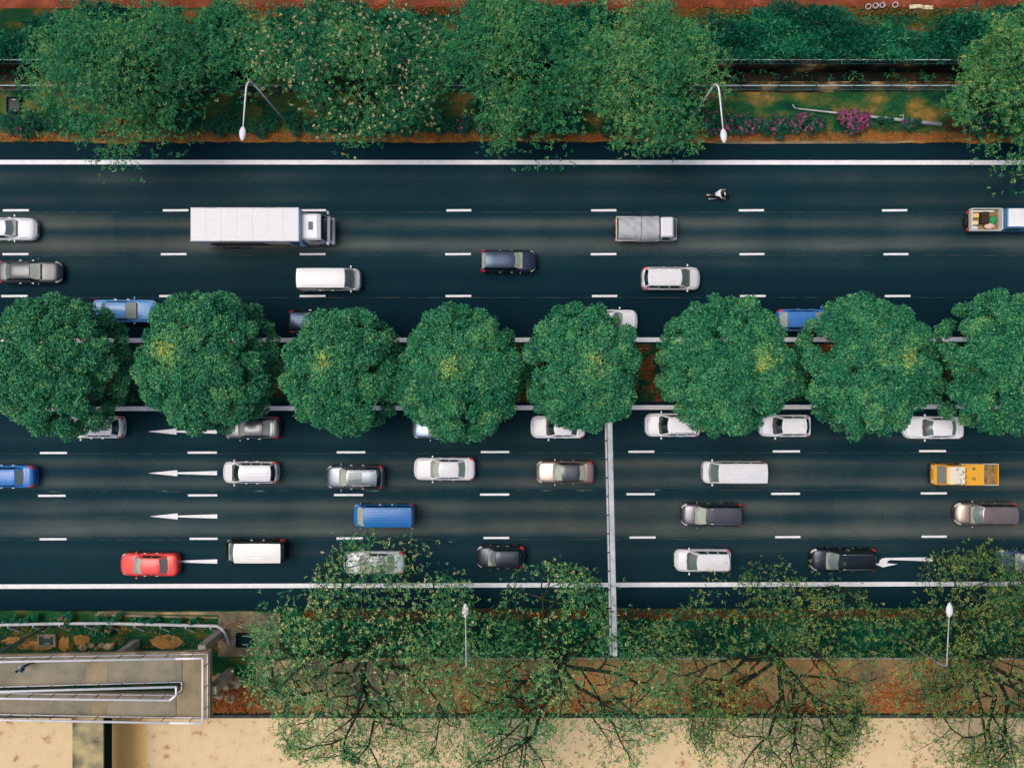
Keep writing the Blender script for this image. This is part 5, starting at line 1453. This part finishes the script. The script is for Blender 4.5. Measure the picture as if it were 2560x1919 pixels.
cover_mass('fern_strip', 'green undergrowth below the leftmost canal tree', 'ferns', 640, 1040, 1545, 1636, 1000, M['leaf_hedge'], bumps(.2, .3), .1, 7, .3, .06, (8, 60), 24, .4,
           keep=lambda x, y, r: (x > P(830, 0).x + r.normal(0, 2, len(x))))
cover_mass('verge_grass', 'short rough grass on the upper verge', 'grass', -260, 2820, 234, 352, 16000, M['leaf_hedge'], lambda x, y, r: .02 + .08 * r.random(len(x)), .1, 5, .13, .03, (15, 80), 25, .45,
           keep=lambda x, y, r: np.sin(x * .5 + 2 * np.sin(y * .7)) + r.normal(0, .5, len(x)) > -.2)
cover_mass('path_grass', 'ragged grass beside the red path', 'grass', 1700, 2860, 24, 70, 1600, M['leaf_olive'], lambda x, y, r: .02 + .15 * r.random(len(x)), .1, 6, .18, .035, (15, 75), 26, .5)
cover_mass('lawn_grass', 'patchy grass between guard rail and ramp', 'grass', -260, 690, 1560, 1640, 3800, M['leaf_hedge'], lambda x, y, r: .02 + .07 * r.random(len(x)), .1, 5, .13, .03, (15, 80), 27, .5,
           keep=lambda x, y, r: np.sin(x * .9 + 2 * np.sin(y * .9)) + r.normal(0, .4, len(x)) > .1)
cover_mass('median_undergrowth', 'low green undergrowth between the median trees', 'undergrowth', -200, 2760, 866, 1000, 5200, M['leaf_median'], lambda x, y, r: .05 + .5 * r.random(len(x)) * (np.sin(x * .9) > -.1), .1, 6, .2, .06, (8, 60), 28, .16,
           keep=lambda x, y, r: (np.abs(x - P(1618, 0).x) > 1.9) | (r.random(len(x)) < .1))
def litter(name, label, px0, px1, py0, py1, k, seed, z0=.12, keep=None, ln=.13, wd=.10, mat='litter', tint=.45):
    rng = np.random.default_rng(seed)
    A, B = P(px0, py0), P(px1, py1)
    x = rng.uniform(A.x, B.x, k); y = rng.uniform(B.y, A.y, k)
    if keep is not None:
        m = keep(x, y, rng); x, y = x[m], y[m]
    p = np.stack([x, y, z0 + rng.random(len(x)) * .04], 1)
    nr = np.stack([rng.normal(0, .3, len(x)), rng.normal(0, .3, len(x)), np.ones(len(x))], 1)
    o = foliage(name, p, nr, tint + rng.normal(0, .2, len(x)), M[mat], None, 3, ln, wd, (0, 25), .06, 'stuff', .1, rng)
    o['label'] = label; o['category'] = 'leaf litter'
blob = lambda lo: (lambda x, y, r: np.sin(x * .55 + 1.3 * np.sin(y * .8)) + .7 * np.sin(x * 1.4 - y * 1.1) + r.normal(0, .35, len(x)) > lo)
litter('leaf_litter', 'orange fallen leaves drifted along the canal bank', 1150, 2860, 1672, 1780, 16000, 31, .10, lambda x, y, r: np.sin(x * .42 + .6) + .6 * np.sin(x * 1.1) + (-(y) - 24.6) * .95 + r.normal(0, .35, len(x)) > .55, tint=.5)
litter('leaf_litter', 'orange fallen leaves at the foot of the boulders by the landing', 530, 900, 1690, 1778, 4200, 32, .14, lambda x, y, r: (np.hypot((x - P(600, 0).x) / 2.2, (y - P(0, 1750).y) / 1.3) + r.normal(0, .2, len(x)) < 1) | ((y < P(0, 1752).y) & (x < P(810, 0).x) & (r.random(len(x)) < .4)), tint=.4)
litter('leaf_litter', 'brown fallen leaves along the lower road edge', 760, 2860, 1521, 1546, 2800, 33, .13, lambda x, y, r: r.random(len(x)) < .8, tint=.05)
litter('leaf_litter', 'tawny dry litter along the upper road edge', -260, 2860, 333, 353, 7000, 34, .13, lambda x, y, r: r.random(len(x)) < .75, ln=.16, wd=.05, tint=.6)
litter('leaf_litter', 'reddish fallen leaves between the median trees', -200, 2760, 868, 998, 4200, 35, .12, lambda x, y, r: (np.hypot((x - P(1618, 0).x) / 1.1, (y - P(0, 925).y) / 1.7) + r.normal(0, .2, len(x)) < 1.2) | (r.random(len(x)) < .12), tint=.15)
litter('leaf_litter', 'scattered dry leaves on the bare lawn beside the ramp', -200, 690, 1545, 1640, 380, 36, .13, None, tint=.5)
litter('leaf_litter', 'red brown dry litter beside the red path', 560, 2860, 14, 40, 4000, 37, .14, lambda x, y, r: r.random(len(x)) < .7, tint=.1)

# ---- open-crowned trees: real limbs, twigs and leaf rosettes
def open_tree(name, label, cat, group, base, fork_z, R, top, seed, leaf, nlimb=7, twigs=1.0, blossoms=0.0, dens=lambda x, y: 1.0, ln=.19, wd=.08, crown_c=None, limb_r=.17, leaf_n=6, per=3, tint=.42, dome=.0, shell=0, shell_k=75, ell=(1, 1), tv=.14, reach=(.5, .66), rise=(.35, .75), kick0=.34):
    pr = random.Random(seed); rng = np.random.default_rng(seed)
    t = thing(name, label, 'tree' if cat is None else cat, (base[0], base[1], 0), 0, group)
    cc = Vector((crown_c[0] - base[0], crown_c[1] - base[1], 0)) if crown_c else Vector()
    fork = Vector((cc.x * .35, cc.y * .35, fork_z))
    tm = MB(); trunk_mesh(tm, (0, 0, .03), fork, limb_r * 1.7, limb_r * 1.25, pr, 9)
    tm.build('trunk', M['bark'], t, True)
    br = MB(); tips = []
    def grow(p, d, r, length, depth):
        pts = [p.copy()]; rad = [r]
        nseg = 4 if depth < 2 else 3
        dd = d.copy()
        for i in range(nseg):
            kick = kick0 if depth < 2 else .5
            dd = (dd + Vector((pr.gauss(0, kick), pr.gauss(0, kick), pr.gauss(.03, .16)))).normalized()
            q = pts[-1] + dd * length / nseg
            e = Vector((q.x - cc.x, q.y - cc.y))
            ex = math.hypot(e.x / ell[0], e.y / ell[1])
            aa = math.atan2(e.y, e.x)
            Re = R * (1 + .13 * math.sin(3 * aa + seed) + .10 * math.sin(5 * aa + seed * 1.7) + .07 * math.sin(9 * aa + seed * .3)) * (1 - .10 * pr.random())
            if ex > Re:
                k_ = Re / ex; q.x = cc.x + e.x * k_; q.y = cc.y + e.y * k_
                dd = Vector((-e.y, e.x, 0)).normalized() * pr.choice((-1, 1)) * .6 + dd * .4
            lim = top - dome * (min(ex, R) / R) ** 2
            q.z = min(max(q.z, fork_z * .9), lim)
            pts.append(q); rad.append(r * (1 - .55 * (i + 1) / nseg))
            if depth < 3 and pr.random() < (.95 if depth < 2 else .8):
                sd_ = Vector((-dd.y, dd.x, pr.uniform(-.1, .35))).normalized() * pr.choice((-1, 1))
                nd = (dd * pr.uniform(.3, .8) + sd_ * pr.uniform(.6, 1.0)).normalized()
                grow(q, nd, rad[-1] * pr.uniform(.55, .75), length * pr.uniform(.5, .72), depth + 1)
            if depth >= 2:
                tips.append((q.copy(), depth))
                tips.append(((pts[-2] + q) / 2 + Vector((pr.gauss(0, .1), pr.gauss(0, .1), .05)), depth))
        br.tube(pts, rad, 6 if depth < 1 else 5 if depth < 2 else 3, False)
        if depth < 3:
            for s_ in (-1, 1):
                nd = (dd + Vector((-dd.y, dd.x, .15)) * s_ * pr.uniform(.35, .8)).normalized()
                grow(pts[-1], nd, rad[-1] * .85, length * pr.uniform(.5, .7), depth + 1)
        else:
            tips.append((pts[-1].copy(), 4))
    for i in range(nlimb):
        a = 2 * math.pi * i / nlimb + pr.uniform(-.3, .3)
        d = Vector((math.cos(a) * ell[0], math.sin(a) * ell[1], pr.uniform(*rise))).normalized()
        s0 = Vector((0, 0, .05)) + fork * pr.uniform(.86, 1.0)
        grow(s0, d, limb_r * pr.uniform(.7, 1.0), R * pr.uniform(*reach), 0)
    br.build('branch', M['bark'], t, True)
    P_ = []
    for (q, dp) in tips:
        w = dens(q.x + base[0], q.y + base[1])
        k = rng.poisson(per * w * twigs)
        for _ in range(k):
            P_.append((q.x + pr.gauss(0, .28), q.y + pr.gauss(0, .28), q.z + pr.gauss(.06, .16)))
    if shell:
        ncl = max(14, int(shell / 75))
        for j in range(ncl):
            a = j * 2.399963 + pr.uniform(-.35, .35); u = math.sqrt((j + .5) / ncl) * pr.uniform(.86, 1.10)
            x = cc.x + R * ell[0] * u * math.cos(a); y = cc.y + R * ell[1] * u * math.sin(a)
            if pr.random() > dens(x + base[0], y + base[1]) * (.9 if shell_k > 50 else 1.25): continue
            zc = top - dome * u * u - pr.random() ** 2 * 2.2
            sg = pr.uniform(.7, 1.4); ct = pr.gauss(0, .06)
            for _ in range(int(shell_k * sg * sg)):
                dx, dy = (max(-1.6, min(1.6, pr.gauss(0, 1))) * sg for _q in (0, 1))
                P_.append((x + dx, y + dy, zc + .35 - .32 * (dx * dx + dy * dy) / sg / sg + pr.gauss(0, .16)))
    p = np.array(P_)
    nr = np.stack([rng.normal(0, .3, len(p)), rng.normal(0, .3, len(p)), np.ones(len(p))], 1)
    tt = rng.normal(tint, tv, len(p)) + .08 * np.sin(p[:, 0] * .9 + seed)
    foliage('crown', p, nr, tt, leaf, t, leaf_n, ln, wd, (0, 50), .04, None, .12, rng)
    if blossoms:
        k = rng.random(len(p)) < blossoms
        foliage('blossom', p[k] + np.array([0, 0, .12]), nr[k], rng.random(k.sum()), M['flower_pale'], t, 5, .12, .10, (10, 50), .03, 'stuff', .1, rng)
    return t

GT = 'big trees on the upper bank'
z_ = 8.5
def crown_at(px, py, z): c = P(px, py, z); return (c.x, c.y)
def gap(x, y):      # the lamp poles stand clear of the crowns
    if -20.3 < x < -14.9 and 15 < y < 21.8: return 0.0
    return .45 if 12.0 < x < 15.2 and 17 < y < 21.6 else 1.0
def upper_tree(label, px, py, R, ell, seed, top=9.5, blossoms=0.0, shell=3000, tint=.40, twigs=.8, dens=lambda x, y: gap(x, y) * (1.0 if y > 21.6 else .5), leaf='leaf_north', by=None):
    c = crown_at(px, py, top - 1.2)
    base = (c[0] + (random.Random(seed).uniform(-.6, .6)), by if by is not None else 22.6)
    return open_tree('bank_tree', label, None, GT, base, 3.6, R, top, seed, M[leaf], 7, twigs, blossoms, dens,   .165, .075, c, .19, 6, 1.4, tint, 2.6, shell * 1.1, 60, ell, .14)
upper_tree('big leafy tree at the far left of the upper bank', 262, 178, 6.4, (1.0, .86), 201, shell=3600)
upper_tree('big tree dotted with pale blossoms on the upper bank', 845, 160, 7.2, (1.08, .78), 202, blossoms=.11, shell=2600, tint=.36, dens=lambda x, y: gap(x, y) * (.9 if y > 21.6 else .45))
upper_tree('big leafy tree in the middle of the upper bank', 1290, 140, 6.4, (1.0, .88), 203, shell=2700, tint=.40)
upper_tree('big olive green tree above the right upper street lamp', 1625, 175, 6.2, (.92, 1.0), 204, shell=3600, tint=.48)
upper_tree('big tree cut off by the right picture edge of the upper bank', 2625, 200, 5.4, (.82, 1.15), 205, shell=2600, tint=.50, dens=lambda x, y: .85)
upper_tree('slender tree filling the gap between the blossoming tree and its left neighbour', 560, 95, 3.8, (1.0, .75), 206, top=8, shell=900, tint=.38, by=25.6)

GC = 'open crowned trees along the canal bank'
def lower_tree(label, px, py, gy, R, ell, seed, leaf, dn, blossoms=0.0, per=3, tint=.42, twigs=1.0):
    c = crown_at(px, py, 8.2)
    f = P(px, gy, 3.5)
    return open_tree('canal_tree', label, None, GC, (f.x, f.y), 3.6, R, 9.4, seed, M[leaf], 9, twigs, blossoms, dn, .15, .075, c, .22, 5, per, tint, 2.0, 4600, 13, ell, .2, (.70, .95), (.22, .5), .33)
north = lambda hi, lo, yy: (lambda x, y: hi if y > yy else lo)
lower_tree('open tree with pale leaf tips over the silver sedan, leftmost by the canal', 905, 1672, 1640, 8.3, (1.0, 1.02), 218, 'leaf_south', north(.60, .60, -21.0), .06, 1.0, .48)
lower_tree('open tree left of the gantry foot, second along the canal', 1405, 1742, 1662, 8.2, (1.0, 1.0), 222, 'leaf_south', north(.44, .56, -21.0), 0, 1.0, .46)
lower_tree('open olive tree over the merge arrow, third along the canal', 1965, 1708, 1645, 8.3, (1.06, .98), 233, 'leaf_olive', north(.48, .46, -21.0), 0, 1.0, .50)
lower_tree('open olive tree at the right picture edge by the canal', 2475, 1700, 1650, 7.9, (.95, 1.05), 244, 'leaf_olive', north(.48, .48, -21.0), 0, 1.0, .50)
